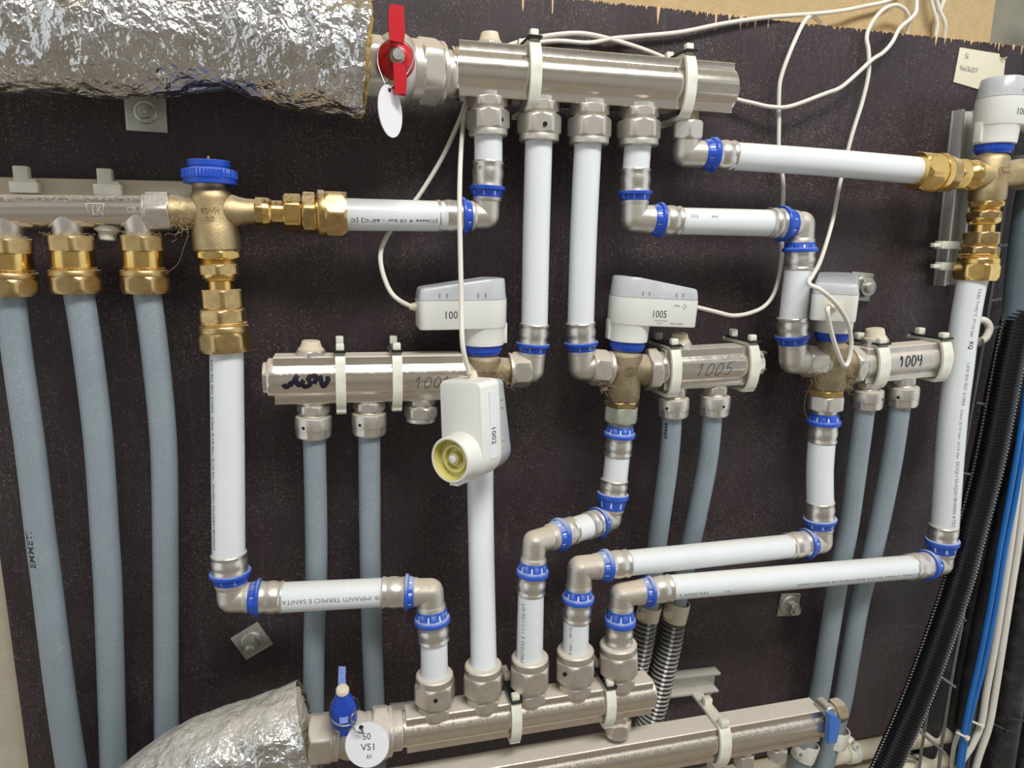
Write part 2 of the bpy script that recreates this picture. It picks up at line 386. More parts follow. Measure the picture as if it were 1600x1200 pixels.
def elbow(label, C, A, B, a, b, rb, hexB=None, dusty=False, clean=None, group='nickel press elbows'):
    """C corner, A and B points on the two legs; a and b = (ring start, ring end, sleeve end, radius) in pixels from the corner"""
    m = M_elbowd if dusty else M_elbow; rm = M_blued if dusty else M_blue
    axA = Ax(C, A); axB = Ax(C, B); t = thing('press_elbow', P(*C), label, 'pipe fitting', group)
    tb = (hexB[0] if hexB else b[0]); mb = MB(); c = P(*C)
    mb.tube([c, axA.p(a[0] + 1)], rb * axA.rs, 36); mb.tube([c, axB.p(max(tb + 1, 3))], rb * axA.rs, 36)
    mb.sphere(c, rb * axA.rs * 1.001)
    for ax, e in ((axA, a), (axB, b)):
        if e: mb.sweep(ax, [(e[0] - rb * .35, rb * .98), (e[0] - rb * .15, e[3] * 1.0), (e[0] + 2, e[3] * 1.0)], 32)
    build(mb, 'elbow_body', m, t, sm=50)
    press_end(t, axA, *a[:3], a[3], rm)
    if b: press_end(t, axB, *b[:3], b[3], rm)
    if hexB:
        t0, t1, ra = hexB
        mb = MB().hexa(axB, t0, t1, ra, ch=ra * .2, rot=math.pi / 6); mb.sweep(axB, [(t1 - 1, ra * 1.06), (t1 + 1.5, ra * 1.09), (t1 + 4, ra * 1.07)], 36)
        build(mb, 'threaded_hex', m, t)
    return t
def fitting(label, top, bot, rc, rn, rp, m, group, base_first=True, hole=None, round_nut=False, cat='pipe fitting'):
    """compression fitting: short hexagon collar at the manifold, thread, big nut, end flange"""
    ax = Ax(top, bot); L = ax.L; t = thing('compression_fitting', P(*bot), label, cat, group)
    mb = MB().hexa(ax, 0, L * .24, rc * .9, ch=rc * .06, rot=.35)
    mb.sweep(ax, [(-L * .12, rc * .8), (L * .02, rc * .8)], 32)
    build(mb, 'hex_collar', m, t)
    build(MB().sweep(ax, [(L * (.22 + .03 * i), rc * (.90 if i % 2 else .84)) for i in range(5)], 32), 'thread', m, t)
    mb = MB()
    if round_nut:
        def notch(r): return lambda a: r * (.955 if ((a * 8 / (2 * math.pi)) % 1) < .5 else 1)
        mb.sweep(ax, [(L * .33, rn * .86), (L * .36, rn * .97), (L * .40, rn), (L * .72, rn), (L * .73, notch(rn * .99)), (L * .94, notch(rn * .97)), (L * .97, rn * .93), (L, rn * .9), (L, rp)], 64)
    else:
        mb.hexa(ax, L * .33, L * .82, rn * .92, ch=rn * .13, rot=.35)
        mb.sweep(ax, [(L * .80, rn * .9), (L * .83, rn * .92), (L * .97, rn * .92), (L, rn * .86), (L, rp)], 36)
    n = build(mb, 'nut', m, t)
    if hole is not None:
        d = (ax.u * math.cos(hole) + ax.v * math.sin(hole)); c = ax.p(L * .62) + d * rn * .9 * ax.rs
        wx = WAx(c, d, ax.rs)
        build(MB().sweep(wx, [(-3, rn * .10), (rn * .1, rn * .10)], 14), 'sight_hole_shade', M_hole_shade, n)  # solid dark plug; the shade of a sight hole is put into its colour
    return t
def mani_poly(R, depth=.60, cyl=.88, n=14):
    """outline of the manifold bar: a round bore between two flat flanges"""
    d = R * depth; c = R * cyl; a0 = math.acos(d / c); pts = [(d, R)]
    pts += [(c * math.cos(a), c * math.sin(a)) for a in [a0 - 2 * a0 * i / n for i in range(n + 1)]]
    pts += [(d, -R), (-d, -R)]
    pts += [(-c * math.cos(a), c * math.sin(a)) for a in [-a0 + 2 * a0 * i / n for i in range(n + 1)]]
    pts += [(-d, R)]
    return pts
def bevel_poly(poly, b):
    out = []; n = len(poly)
    for i in range(n):
        p0 = Vector(poly[i - 1]); p1 = Vector(poly[i]); p2 = Vector(poly[(i + 1) % n]); e1 = p0 - p1; e2 = p2 - p1
        if e1.length > 2.2 * b and e2.length > 2.2 * b and abs(e1.angle(e2) - math.pi) > .5:
            out += [tuple(p1 + e1.normalized() * b), tuple(p1 + e2.normalized() * b)]
        else: out.append(tuple(p1))
    return out
def manifold(name, label, A, B, R, m, cap=True, collar=True, caplen=10):
    ax = Ax(A, B); t = thing(name, ax.p(0), label, 'manifold', 'nickel plated manifolds')
    build(MB().prism(ax, 0, ax.L, bevel_poly(mani_poly(R), 1.2)), 'bar', m, t, sm=30)
    if collar:
        build(MB().sweep(ax, [(-9, R * .80), (-8, R * .86), (-5, R * .87), (-4, R * .82), (-3, R * .86), (1, R * .87)], 40), 'end_collar', m, t)
    if cap:
        build(MB().sweep(ax, [(ax.L - 1, R * .875), (ax.L + caplen * .45, R * .875), (ax.L + caplen * .55, R * .84), (ax.L + caplen * .6, R * .72), (ax.L + caplen * .92, R * .70), (ax.L + caplen, R * .62)], 40), 'end_plug', m, t)
    return t, ax
def bleed(t, x, ytop, ymid, ybot, h, r, m):
    """air bleed plug: nickel hexagon with a cream bayonet cap"""
    ax = Ax((x, ybot + 4, h), (x, ytop, h)); L = ax.L; hh = (ybot + 4 - ymid) / .85
    b = build(MB().hexa(ax, 0, hh * .8, r * .98, ch=r * .12, rot=.2), 'bleed_plug', m, t)
    mb = MB(); mb.sweep(ax, [(hh * .75, r * .92), (hh * .95, r * .94), (hh * 1.0, r * .84), (L * .80, lambda a: r * (.76 + .05 * math.cos(2 * a + .5))), (L * .97, lambda a: r * (.7 + .06 * math.cos(2 * a + .5))), (L, r * .6)], 32)
    build(mb, 'bleed_cap', M_cream, b)
def ribbon(path, th):
    """outline of a strip of thickness th along a path"""
    pts = [Vector(p) for p in path]; L = []; R_ = []
    for i, p in enumerate(pts):
        d = pts[min(i + 1, len(pts) - 1)] - pts[max(i - 1, 0)]; n = Vector((-d.y, d.x)).normalized() * th / 2
        L.append(tuple(p + n)); R_.append(tuple(p - n))
    return L + R_[::-1]
def clip(label, ax, t, R, wd, tail=1.7, tie=True, group='nylon manifold clips', lean=0, low=1.30):
    """nylon clip that holds a manifold bar: front strap, arms back to the rail, tie band over the top"""
    o = thing('manifold_clip', ax.p(t), label, 'clip', group)
    path = [(-tail, 1.10), (.3, 1.12), (.66, 1.08), (.86, .82), (1.0, .35), (1.02, 0), (.98, -.45), (.84, -.9), (.66, -1.16), (.3, -low), (-tail - .6, -low)]
    path = [tuple(q) for q in [(p.x, p.y) for p in cat_rom([Vector((a, b, 0)) for a, b in path], 4)]]
    poly = [(a * R, b * R) for a, b in ribbon(path, .17)]
    build(MB().prism(ax, t - wd / 2, t + wd / 2, poly), 'strap', M_nylon, o, sm=30)
    c = ax.p(t)
    def at(f, z): return c + (ax.u * f + ax.v * z) * R * ax.rs
    k = ax.rs
    mb = MB().box(at(.62, 1.36), (ax.d, ax.u, ax.v), (wd * .8 * k, wd * .7 * k, .44 * R * k), .0012)
    build(mb, 'front_lug', M_nylon, o)
    build(MB().box(at(-1.1, 1.40), (ax.d, ax.u, ax.v), (wd * .8 * k, wd * .7 * k, .50 * R * k), .0012), 'rear_lug', M_nylon, o)
    if tie:
        poly = [(a * R, b * R) for a, b in ((-1.4, 1.22), (.90, 1.22), (.93, 1.18), (.93, 1.30), (.90, 1.34), (-1.4, 1.34))]
        poly = [(-1.4 * R, 1.22 * R), (.93 * R, 1.20 * R), (.95 * R, 1.30 * R), (-1.4 * R, 1.31 * R)]
        build(MB().prism(ax, t - wd * .58, t + wd * .58, poly), 'tie_band', M_tie, o)
    return o
def cable(name, pts, r, label, m=None, n=8, cat='cable', group='white actuator cables', seg=10):
    ps = cat_rom([q if isinstance(q, Vector) else P(*q) for q in pts], n)
    o = build(MB().tube(ps, r, seg), name, m or M_cable, None, sm=60); tag(o, label, cat, group); return o
def brass_chain(label, A, B, segs, group='brass adapters'):
    """segs: (kind, t0, t1, r, part name, bright)"""
    ax = Ax(A, B); t = thing('brass_adapter', P(*B), label, 'pipe fitting', group)
    for i, (kind, t0, t1, r, nm, br) in enumerate(segs):
        m = M_brass if br else M_brassd; mb = MB()
        if kind == 'hex': mb.hexa(ax, t0, t1, r * .9, ch=r * .10, rot=.3 + i * .4)
        elif kind == 'nut':
            mb.hexa(ax, t0 + (t1 - t0) * .2, t1, r * .9, ch=r * .24, rot=.3 + i * .4)
            mb.sweep(ax, [(t0, r * .93), (t0 + (t1 - t0) * .05, r * .96), (t0 + (t1 - t0) * .22, r * .96)], 36)
        elif kind == 'cone': mb.sweep(ax, [(t0, r), (t0 + (t1 - t0) * .5, r * .97), (t0 + (t1 - t0) * .8, r * .85), (t1, r * .72)], 36)
        elif kind == 'thr':
            n = max(4, int(abs(t1 - t0) / 1.6)); mb.sweep(ax, [(t0 + (t1 - t0) * j / n, r * (1 if j % 2 else .94)) for j in range(n + 1)], 36)
        else: mb.sweep(ax, [(t0, r), (t1, r)], 36)
        build(mb, nm, m, t)
    return t, ax
def knob(t, ax, t0, t1, r, pin=True):
    """blue knurled collar of a valve, t0 low end to t1 top"""
    L = t1 - t0
    def kn(q): return lambda a: q * (1 if (int(a / (2 * math.pi) * 96) % 2) else .965)
    pr = [(t0, r * .90), (t0 + L * .02, r * .95), (t0 + L * .22, r * .96), (t0 + L * .24, kn(r)), (t0 + L * .56, kn(r)), (t0 + L * .60, r * .96), (t0 + L * .66, r * .74), (t0 + L * .74, r * .74), (t0 + L * .76, r * .77), (t0 + L * .97, r * .77), (t1, r * .74)]
    c = build(MB().sweep(ax, pr, 192), 'valve_collar', M_blue, t)
    if pin: build(MB().sweep(ax, [(t1 - 1, 2), (t1 + 7, 2), (t1 + 8, 1.2)], 12), 'spindle', M_brass, c)
def screw_plate(label, C, w, h_, rot, bolt, group='zinc bolts with square plates'):
    o = P(*C); k = S(*C); t = thing('fixing_plate', o, label, 'bolt', group)
    a = math.radians(rot); e1 = X * math.cos(a) + Z * math.sin(a); e2 = -X * math.sin(a) + Z * math.cos(a)
    build(MB().box(o - Y * .0015, (e1, -Y, e2), (w * k, .003, h_ * k), .0014), 'plate', M_zinc, t)
    ax = WAx(o - Y * .003, (0, -1, 0), k)
    build(MB().sweep(ax, [(0, 17), (1.5, 17), (3, 16), (4, 13)], 36), 'washer', M_zinc, t)
    n = build(MB().hexa(ax, 3, 16, bolt, ch=bolt * .18, rot=.4), 'hex_nut', M_zinc, t)
    build(MB().sweep(ax, [(14, bolt * .62), (21, bolt * .62), (22, bolt * .5)], 24), 'thread_end', M_zinc, n)
def actuator(label, o, ex, ez, k=1.0, gland=True, glen=8, hollow=False):
    """o: point on the neck axis at the underside of the housing; ex towards the cable end, ez towards the cover (sizes in mm*k)"""
    ex = Vector(ex).normalized(); ez = Vector(ez); ez = (ez - ez.dot(ex) * ex).normalized(); ey = ez.cross(ex); k *= .001
    t = thing('valve_actuator', o - ez * .028, label, 'actuator', 'white thermal valve actuators')
    def W(x, y, z): return o + (ex * x + ey * y + ez * z) * k
    def outline(s=1.0, ins=0.0):
        pts = []
        for i in range(17):
            a = math.pi / 2 + math.pi * i / 16; pts.append((math.cos(a) * (22 - ins), math.sin(a) * (22 - ins)))
        for i in range(7):
            a = -math.pi / 2 + math.pi / 2 * i / 6; pts.append((58 + math.cos(a) * (6 - ins), -15.5 + math.sin(a) * (6 - ins)))
        for i in range(7):
            a = math.pi / 2 * i / 6; pts.append((58 + math.cos(a) * (6 - ins), 15.5 + math.sin(a) * (6 - ins)))
        return pts
    def ringz(ins, zf): return [W(x, y, zf(x)) for x, y in outline(1, ins)]
    H = 27
    hb = MB().rings([ringz(1.6, lambda x: 0), ringz(.5, lambda x: .4), ringz(0, lambda x: 1.6), ringz(-.3, lambda x: H), ringz(1.2, lambda x: H + .2), ringz(1.2, lambda x: H + 6), ringz(2, lambda x: H + 6.4)])
    hs = build(hb, 'housing', M_act, t, sm=40)
    def top(x): return H + 20 - 9.5 * max(0, (x + 8) / 72) ** 1.5
    cv = MB().rings([ringz(.0, lambda x: H + .6), ringz(.6, lambda x: H + 5), ringz(1.6, lambda x: top(x) - 1.6), ringz(2.6, lambda x: top(x) - .4), ringz(5, lambda x: top(x))])
    c = build(cv, 'clear_cover', M_cover, t, sm=40)
    for x in (2, 9, 38, 45):
        for s_ in (-1, 1): build(MB().box(W(x, s_ * (21.4 - max(0, x) * .008), H + 4.5), (ex, ey, ez), (1.2 * k, 1.0 * k, 4 * k)), 'cover_latch', M_zinc, c)
    nx = WAx(W(0, 0, 1), -ez, k)
    nb = MB().sweep(nx, [(0, 21.5), (3, 20.4), (14, 20), (18, 19.6), (18.6, 18.6)] + ([(18.4, 17.6), (6, 16.8), (6, 2)] if hollow else []), 40)
    build(nb, 'neck', M_act, t)
    lv = MB().box(W(-20.5, 2, -6), (ex, ey, ez), (3.4 * k, 9 * k, 20 * k), .8 * k); build(lv, 'release_lever', M_act, t)
    if gland:
        gx = WAx(W(63, 0, 20), ex, k); build(MB().sweep(gx, [(0, 4.4), (3, 4.2), (glen, 2.8)], 16), 'cable_gland', M_cream, t)
    return t, W, (ex, ey, ez), k, nx
def lock_ring(t, nx):
    def kn(q): return lambda a: q * (1 if (int(a / (2 * math.pi) * 88) % 2) else .96)
    build(MB().sweep(nx, [(17.5, 17.2), (19, 17.6), (20, kn(17.8)), (24.4, kn(17.6)), (24.8, 16.8), (27.5, 16.0), (28, 14)], 176), 'lock_ring', M_blue, t)
DIG = {'1': [[(.15, .68), (.55, 1), (.42, 0)]], '0': [[(.5, 1), (.12, .6), (.18, .1), (.55, 0), (.9, .45), (.8, .9), (.48, 1)]],
       '5': [[(1.15, 1.08), (.35, .98)], [(.35, .98), (.25, .55), (.7, .6), (.9, .3), (.55, 0), (.05, .08)]], '4': [[(.25, 1), (.15, .52), (.8, .55)], [(.9, 1), (.72, -.1)]],
       '6': [[(.7, 1), (.25, .5), (.2, .12), (.55, 0), (.8, .25), (.5, .45), (.22, .3)]], '7': [[(.1, .95), (.85, 1), (.45, 0)], [(.3, .45), (.8, .5)]],
       'b': [[(.3, 1), (.2, .1), (.6, 0), (.75, .3), (.3, .4)]], 'S': [[(.8, 1), (.3, .95), (.25, .6), (.65, .5), (.6, .1), (.15, 0)]]}
def hand(txt, x0, y0, w, h, slant=.12, gap=1.25):
    out = []
    for i, ch in enumerate(txt):
        for ln in DIG.get(ch, []):
            out.append([(x0 + (i * gap + a) * w + slant * b * h, y0 + b * h) for a, b in ln])
    return out
# ================================================================== the setting
def wallbox(name, x0, x1, y0, y1, z0, z1, m):
    return struct(build(MB().box(((x0 + x1) / 2, (y0 + y1) / 2, (z0 + z1) / 2), (X, Y, Z), (x1 - x0, y1 - y0, z1 - z0)), name, m, None, sm=0))
TH = .018                                                 # board thickness
bl0 = P(0, 870); bl1 = P(45, 1200); brb = P(1428, 1138); brt = P(1650, 78); btl = P(975, 5)
zt0 = btl.z; zt1 = P(1600, 72).z
FLOOR = brb.z - .55
wallbox('wall_back', -1.6, 1.9, TH + .002, TH + .10, FLOOR, 1.55, M_plaster)
tan_x = P(1552, 30, -18).x
wallbox('wall_upper', -.9, tan_x, TH + .0005, TH + .004, (zt0 + zt1) / 2 - .04, 1.2, M_sand)
wallbox('wall_right', tan_x, 1.4, TH + .0005, TH + .0045, FLOOR, 1.2, M_grey)
wallbox('wall_front', -2.4, 2.6, -2.7, -2.6, FLOOR, 1.5, M_front)
wallbox('floor', -1.6, 1.9, -2.6, TH + .05, FLOOR - .05, FLOOR, M_dark)
wallbox('ceiling', -1.6, 1.9, -2.6, TH + .05, 1.45, 1.50, M_ceil)
# board: cut edges left rough by the saw, torn along the top
def board():
    t = thing('plywood_board', (0, 0, brb.z), 'dark brown film-faced plywood board carrying all the pipework', 'board')
    dx = (bl1.x - bl0.x) / (bl1.z - bl0.z); xl = lambda z: bl0.x + dx * (z - bl0.z)
    rx = (brt.x - brb.x) / (brt.z - brb.z); xr = lambda z: brb.x + rx * (z - brb.z)
    zb = brb.z; n = 1100; top = []
    rnd = random.Random(3)
    for i in range(n + 1):
        q = i / n; x = xl(zt0) + (xr(zt1) - xl(zt0)) * q; z = zt0 + (zt1 - zt0) * (x - btl.x) / (P(1600, 72).x - btl.x)
        top.append(Vector((x, 0, z - (rnd.random() ** 2) * .0035)))
    out = [Vector((xl(zb), 0, zb)), Vector((xr(zb), 0, zb))] + top[::-1]
    mb = MB(); m = len(out); F0 = [v + Vector((0, 0, 0)) for v in out]; F1 = [v + Y * .0016 for v in out]
    mb.add(F0 + F1, [tuple(range(m))] + [(i, (i + 1) % m, m + (i + 1) % m, m + i) for i in range(m)])
    build(mb, 'film_face', M_board, t, sm=0)
    core = [Vector((xl(zb) + .001, 0, zb)), Vector((xr(zb) - .001, 0, zb)), Vector((xr(zt1), 0, zt1 - .0005)), Vector((xl(zt0), 0, zt0 + (zt1 - zt0) * (xl(zt0) - btl.x) / (P(1600, 72).x - btl.x) - .0005))]
    build(MB().plate([v + Y * .0016 for v in core], Y, TH - .0016), 'plywood_core', M_ply, t, sm=0)
    # pale splinters torn out of the film along the saw cut
    spots = [(817, 12, 3, 12), (863, 20, 2, 5), (980, 7, 2, 6), (1010, 12, 3, 7), (1028, 28, 4, 20), (1068, 16, 2, 6), (1088, 21, 2, 8), (1105, 24, 2, 7), (1118, 38, 3, 20), (1140, 28, 5, 9), (1157, 40, 4, 16), (1168, 36, 2, 12), (1180, 38, 4, 12), (1200, 40, 2, 10), (1312, 44, 2, 7), (1345, 48, 2, 5), (1404, 52, 2, 6), (1462, 66, 3, 11), (1476, 66, 2, 7), (1486, 64, 2, 6), (1517, 68, 3, 5), (1560, 76, 2, 8), (1596, 80, 3, 12), (1583, 76, 4, 6), (1555, 72, 2, 6)]
    for x, y, w_, l_ in spots:
        o = P(x, y); k = S(x, y); zz = zt0 + (zt1 - zt0) * (o.x - btl.x) / (P(1600, 72).x - btl.x)
        a = [Vector((o.x - w_ * k * .7, -.0004, zz + .0002)), Vector((o.x - w_ * k * .5, -.0004, o.z + l_ * k * .1)), Vector((o.x - w_ * k * .1, -.0004, o.z - l_ * k * .5)), Vector((o.x + w_ * k * .35, -.0004, o.z + l_ * k * .05)), Vector((o.x + w_ * k * .8, -.0004, zz + .0002))]
        build(MB().plate(a, Y, .001), 'splinter', M_splint, t, sm=0)
board()
# ================================================================== foil wrapped pipes
def foil_pipe(name, label, pts, m, endr=None, nu=300, nv=120, amp=1.0, seed=0., sag=0., rec=0., endm=None):
    ps = [P(*q[:3]) for q in pts]; rad = [q[3] * S(*q[:3]) for q in pts]
    n = nu // (len(ps) - 1); c = cat_rom(ps, n); rr = [x.x for x in cat_rom([Vector((r, 0, 0)) for r in rad], n)]
    t = thing(name, ps[-1], label, 'insulation', 'foil wrapped pipe insulation')
    R = []; u = None; N = len(c)
    for i in range(N):
        d = (c[min(i + 1, N - 1)] - c[max(i - 1, 0)]).normalized()
        u = (Vector((0, -1, 0)) - d * d.dot(Vector((0, -1, 0)))).normalized(); v = u.cross(d); ring = []
        for j in range(nv):
            a = 2 * math.pi * j / nv; e = u * math.cos(a) + v * math.sin(a); q = c[i] + e * rr[i]; s = q * 1.0 + Vector((seed, seed, seed))
            w_ = noise.noise(s * 12) * .0045 + noise.noise(s * 30) * .002 + (abs(noise.noise(Vector((s.x * 40 + s.z * 26, s.y * 30, s.z * 52 - s.x * 16)))) - .25) * -.0030 + (abs(noise.noise(s * 95 + Vector((3, 1, 2)))) - .25) * -.0016
            rag = 0
            if i > N - 8: rag = noise.noise(Vector((a * 3, seed, 1))) * .004 + noise.noise(Vector((a * 11, seed, 4))) * .002; rag *= 1 if rec == 0 else .25
            ring.append(q + e * w_ * amp + d * rag * (i - N + 8) / 8 + Vector((0, 0, -1)) * sag * max(0, -math.sin(a)) * (.5 + noise.noise(s * 9)))
        R.append(ring)
    mb = MB().rings(R, (True, False)); build(mb, 'foil_jacket', m, t, sm=55)
    d = (c[-1] - c[-4]).normalized(); u = (Vector((0, -1, 0)) - d * d.dot(Vector((0, -1, 0)))).normalized(); v = u.cross(d); W_ = []
    for f, off in ((.99 if rec == 0 else .93, -.006), (.985 if rec == 0 else .92, .002), (.9, .004), (.72, .003), (.5, .001), (.36, -.002)):
        W_.append([c[-1] + (u * math.cos(2 * math.pi * j / 72) + v * math.sin(2 * math.pi * j / 72)) * rr[-1] * (f + .02 * noise.noise(Vector((j * .6, f * 9, seed)))) + d * (off + rec + .0025 * noise.noise(Vector((j * .8, f * 7, seed)))) for j in range(72)])
    build(MB().rings(W_, (False, True)), 'wool_end', endm or M_wool, t, sm=0)
    return t
foil_pipe('foil_insulation', 'crumpled silver foil insulation round the thick pipe beside the red-handled valve',
          [(-480, 40, 78, 88), (-210, 46, 78, 88), (60, 52, 78, 88), (200, 55, 78, 88), (340, 48, 76, 86), (450, 68, 74, 94), (566, 88, 72, 92)], M_foil, seed=1.3, nu=420)
foil_pipe('foil_insulation', 'dusty silver foil insulation in the lower left corner beside the blue-handled valve',
          [(60, 1560, 84, 95), (140, 1400, 88, 92), (225, 1285, 98, 92), (330, 1210, 106, 88), (410, 1172, 107, 82), (483, 1146, 105, 80)], M_foild, seed=5.1, amp=.55, rec=-.006, endm=M_plaster)
# ================================================================== top manifold with the red valve
HT = 52
def ball_valve(label, A, B, segs, m):
    ax = Ax(A, B); t = thing('ball_valve', ax.p(ax.L / 2), label, 'valve', 'ball valves')
    for kind, t0, t1, r, nm in segs:
        mb = MB()
        if kind == 'hex': mb.hexa(ax, t0, t1, r * .9, ch=r * .12, rot=.5)
        elif kind == 'ball': mb.sweep(ax, [(t0 + (t1 - t0) * i / 10, r * (.80 + .20 * math.sin(math.pi * i / 10))) for i in range(11)], 40)
        else: mb.sweep(ax, [(t0, r * .97), (t0 + 1.5, r), (t1 - 1.5, r), (t1, r * .97)], 40)
        build(mb, nm, m, t)
    return t, ax
t, ax = ball_valve('nickel ball valve with red butterfly handle beside the upper foil insulation', (556, 101, HT + 14), (708, 117, HT), [
    ('hex', 8, 44, 45, 'inlet_hex'), ('ball', 38, 84, 54, 'valve_body'), ('cyl', 80, 98, 46, 'outlet_collar'), ('hex', 92, 128, 50, 'union_nut'), ('cyl', 126, 134, 47, 'union_flange'), ('cyl', 132, 150, 36, 'tailpiece')], M_nick)
bx = P(619, 90, HT + 45); k = S(619, 90, HT + 45); st = WAx(P(619, 90, HT + 20), (0.02, -1, -.05), S(619, 90, HT + 30))
st.A = bx + Y * .022
build(MB().sweep(st, [(0, 20), (20, 20), (24, 17)], 32), 'stem_boss', M_nick, t)
hx = build(MB().sweep(st, [(22, 26), (26, 29), (32, 29), (38, 25), (42, 16), (43, 10)], 40), 'handle', M_red, t)
def slab(pts2, o, depth, n0):
    """outline in pixels (x right, z up) about o, from depth n0 to n0+depth towards the viewer"""
    return MB().plate([o + X * a * k + Z * b * k - Y * n0 for a, b in pts2], -Y, depth)
build(slab([(-12, 16), (9, 14), (11, 28), (10, 65), (-8, 67), (-13, 61), (-13, 36)], bx, .007, .010), 'upper_wing', M_red, hx, sm=20)
build(slab([(-8, -16), (9, -17), (12, -34), (11, -60), (-6, -60), (-7, -36)], bx, .008, .012), 'lower_wing', M_red, hx, sm=20)
bo = WAx(bx - Y * .003, (0.03, -1, -.05), k); bb = build(MB().sweep(bo, [(0, 12), (8, 12), (9.5, 11)], 28), 'handle_washer', M_zinc, t)
build(MB().hexa(bo, 8, 22, 8, ch=1.6, rot=.2), 'handle_bolt', M_zinc, bb)
def loop(pts, r, name, m, parent=None):
    ps = [P(*q) for q in pts]; return build(MB().tube(cat_rom(ps, 8), r, 8), name, m, parent, sm=60)
tg = thing('valve_tag', P(609, 175, HT + 58), 'blank white oval tag hanging from the red-handled valve', 'tag')
o = P(609, 174, HT + 60); e1 = (X * .72 + Y * .69).normalized(); e2 = (Z + X * -.05).normalized(); nn = e1.cross(e2)
if nn.y > 0: nn = -nn
ks = S(609, 174, HT + 60)
build(MB().plate([o + e1 * math.cos(2 * math.pi * i / 48) * 27 * ks + e2 * math.sin(2 * math.pi * i / 48) * 39 * ks for i in range(48)], nn, .001), 'tag_disc', M_tag, tg)
hz = o + e2 * 31 * ks + nn * .0011
build(MB().plate([hz + (e1 * math.cos(2 * math.pi * i / 16) + e2 * math.sin(2 * math.pi * i / 16)) * 3 * ks for i in range(16)], nn, .0002), 'tag_hole_shade', M_hole_shade, tg)  # dark disc on the tag face, the shade of its hole painted in
loop([(606, 143, HT + 60), (600, 128, HT + 60), (590, 98, HT + 55), (594, 72, HT + 53), (615, 60, HT + 52), (638, 68, HT + 53), (646, 90, HT + 54), (636, 115, HT + 56), (618, 130, HT + 58), (608, 140, HT + 60)], .0007, 'wire_loop', M_wire, tg)
TOP, TAX = manifold('supply_manifold', 'long nickel manifold bar at the top joined to the red-handled valve', (713, 111, HT), (1134, 142, HT - 4), 38, M_chrome, caplen=9)
bleed(TOP, 765, 51, 67, 77, HT, 20, M_nick)
for lab, t_ in (('milky nylon clip near the cables on the top manifold', 105), ('milky nylon clip near the right end of the top manifold', 343)):
    clip(lab, TAX, t_, 38, 16, tail=1.2)
NG = 'nickel compression fittings'
fitting('nickel compression fitting nearest the red-handled valve under the top manifold', (762, 153, HT), (763, 214, HT), 31, 33, 22, M_nick, NG, hole=.5)
fitting('second nickel compression fitting from the red-handled valve under the top manifold', (843, 160, HT), (842, 222, HT), 31, 34, 21, M_nick, NG, hole=0.)
fitting('third nickel compression fitting from the red-handled valve under the top manifold', (922, 165, HT), (920, 227, HT), 31, 34, 21, M_nick, NG)
fitting('fourth nickel compression fitting from the red-handled valve, over the short white pipe stub', (999, 170, HT), (997, 229, HT), 31, 34, 21, M_nick, NG)
PG = 'white composite pipes'
pipe('white_pipe', [(763, 208, HT), (763, 258, HT)], 22, M_white, 'short white pipe stub left of the upright cables under the top manifold', group=PG)
elbow('press elbow left of the tall pipe pair, between upright stub and brass-ended pipe', (760, 337, HT), (763, 253, HT), (684, 338, HT), (28, 46, 85, 22.5), (24, 39, 77, 23), 20)
H1A = (530, 335, 55); H1B = (700, 338, 53)
h1 = pipe('white_pipe', [H1A, H1B], [25, 23], M_white, 'white pipe with upside-down lettering between brass adapter and press elbow', group=PG)
write(h1, '[Classe 4 10 bar - 60°C] [C', on_pipe([H1A, H1B], [25, 23], -.02, 10), 140, -6, 5, width=134, flip=-1, mat=M_ink)
# two tall pipes
pipe('white_pipe', [(842, 215, HT), (838, 360, 54), (835, 515, 55)], [21.5, 21.2, 20.7], M_white, 'left one of the two tall parallel white pipes in the middle', group=PG)
pipe('white_pipe', [(919, 215, HT), (912, 360, 54), (907, 515, 55)], [21.5, 21.2, 20.7], M_white, 'right one of the two tall parallel white pipes in the middle', group=PG)
elbow('press elbow at the foot of the left tall white pipe', (829, 577, 55), (835, 507, 55), (780, 579, 55), (26, 41, 71, 21.5), None, 21, hexB=(4, 31, 25))
elbow('press elbow at the foot of the right tall white pipe', (909, 573, 55), (907, 505, 55), (960, 576, 55), (25, 39, 69, 21.5), None, 21, hexB=(13, 40, 25))
pipe('white_pipe', [(997, 222, HT), (993, 270, HT)], 21, M_white, 'short white pipe stub under the fourth fitting of the top manifold', group=PG)
elbow('press elbow at the left end of the short level pipe above the actuator marked 1005', (991, 341, HT), (993, 265, HT), (1066, 346, HT), (27, 42, 77, 22), (25, 41, 70, 21.5), 21)
pp = pipe('white_pipe', [(1050, 345, HT), (1212, 349, HT)], 20.5, M_white, 'short level white pipe marked 332 above the actuator marked 1005', group=PG)
write(pp, '332        4m', on_pipe([(1050, 345, HT), (1212, 349, HT)], 20.5, .35, 18), 0, -2, 5, width=42, mat=M_inkl)
elbow('press elbow turning down at the right end of the short level pipe', (1252, 351, HT), (1248, 424, 53), (1200, 349, HT), (27, 42, 70, 21.5), (14, 33, 52, 22), 20)
pipe('white_pipe', [(1248, 415, 53), (1238, 502, 55)], 20.5, M_white, 'short upright white pipe left of the end-on actuator', group=PG)
elbow('press elbow left of the bronze valve of manifold 1004', (1239, 563, 55), (1238, 495, 55), (1310, 568, 55), (25, 40, 68, 21.5), None, 21, hexB=(16, 44, 22))
t = thing('press_elbow', P(1072, 235, 48), 'press elbow hanging from the right end of the top manifold', 'pipe fitting', 'nickel press elbows')
C = (1071, 240, 48); axu = Ax(C, (1075, 176, 48)); axr = Ax(C, (1146, 243, 49))
c = P(*C)
build(MB().tube([c, axu.p(30)], 20.5 * axu.rs, 36).tube([c, axr.p(28)], 20.5 * axu.rs, 36).sphere(c, 20.52 * axu.rs), 'elbow_body', M_elbow, t, sm=50)
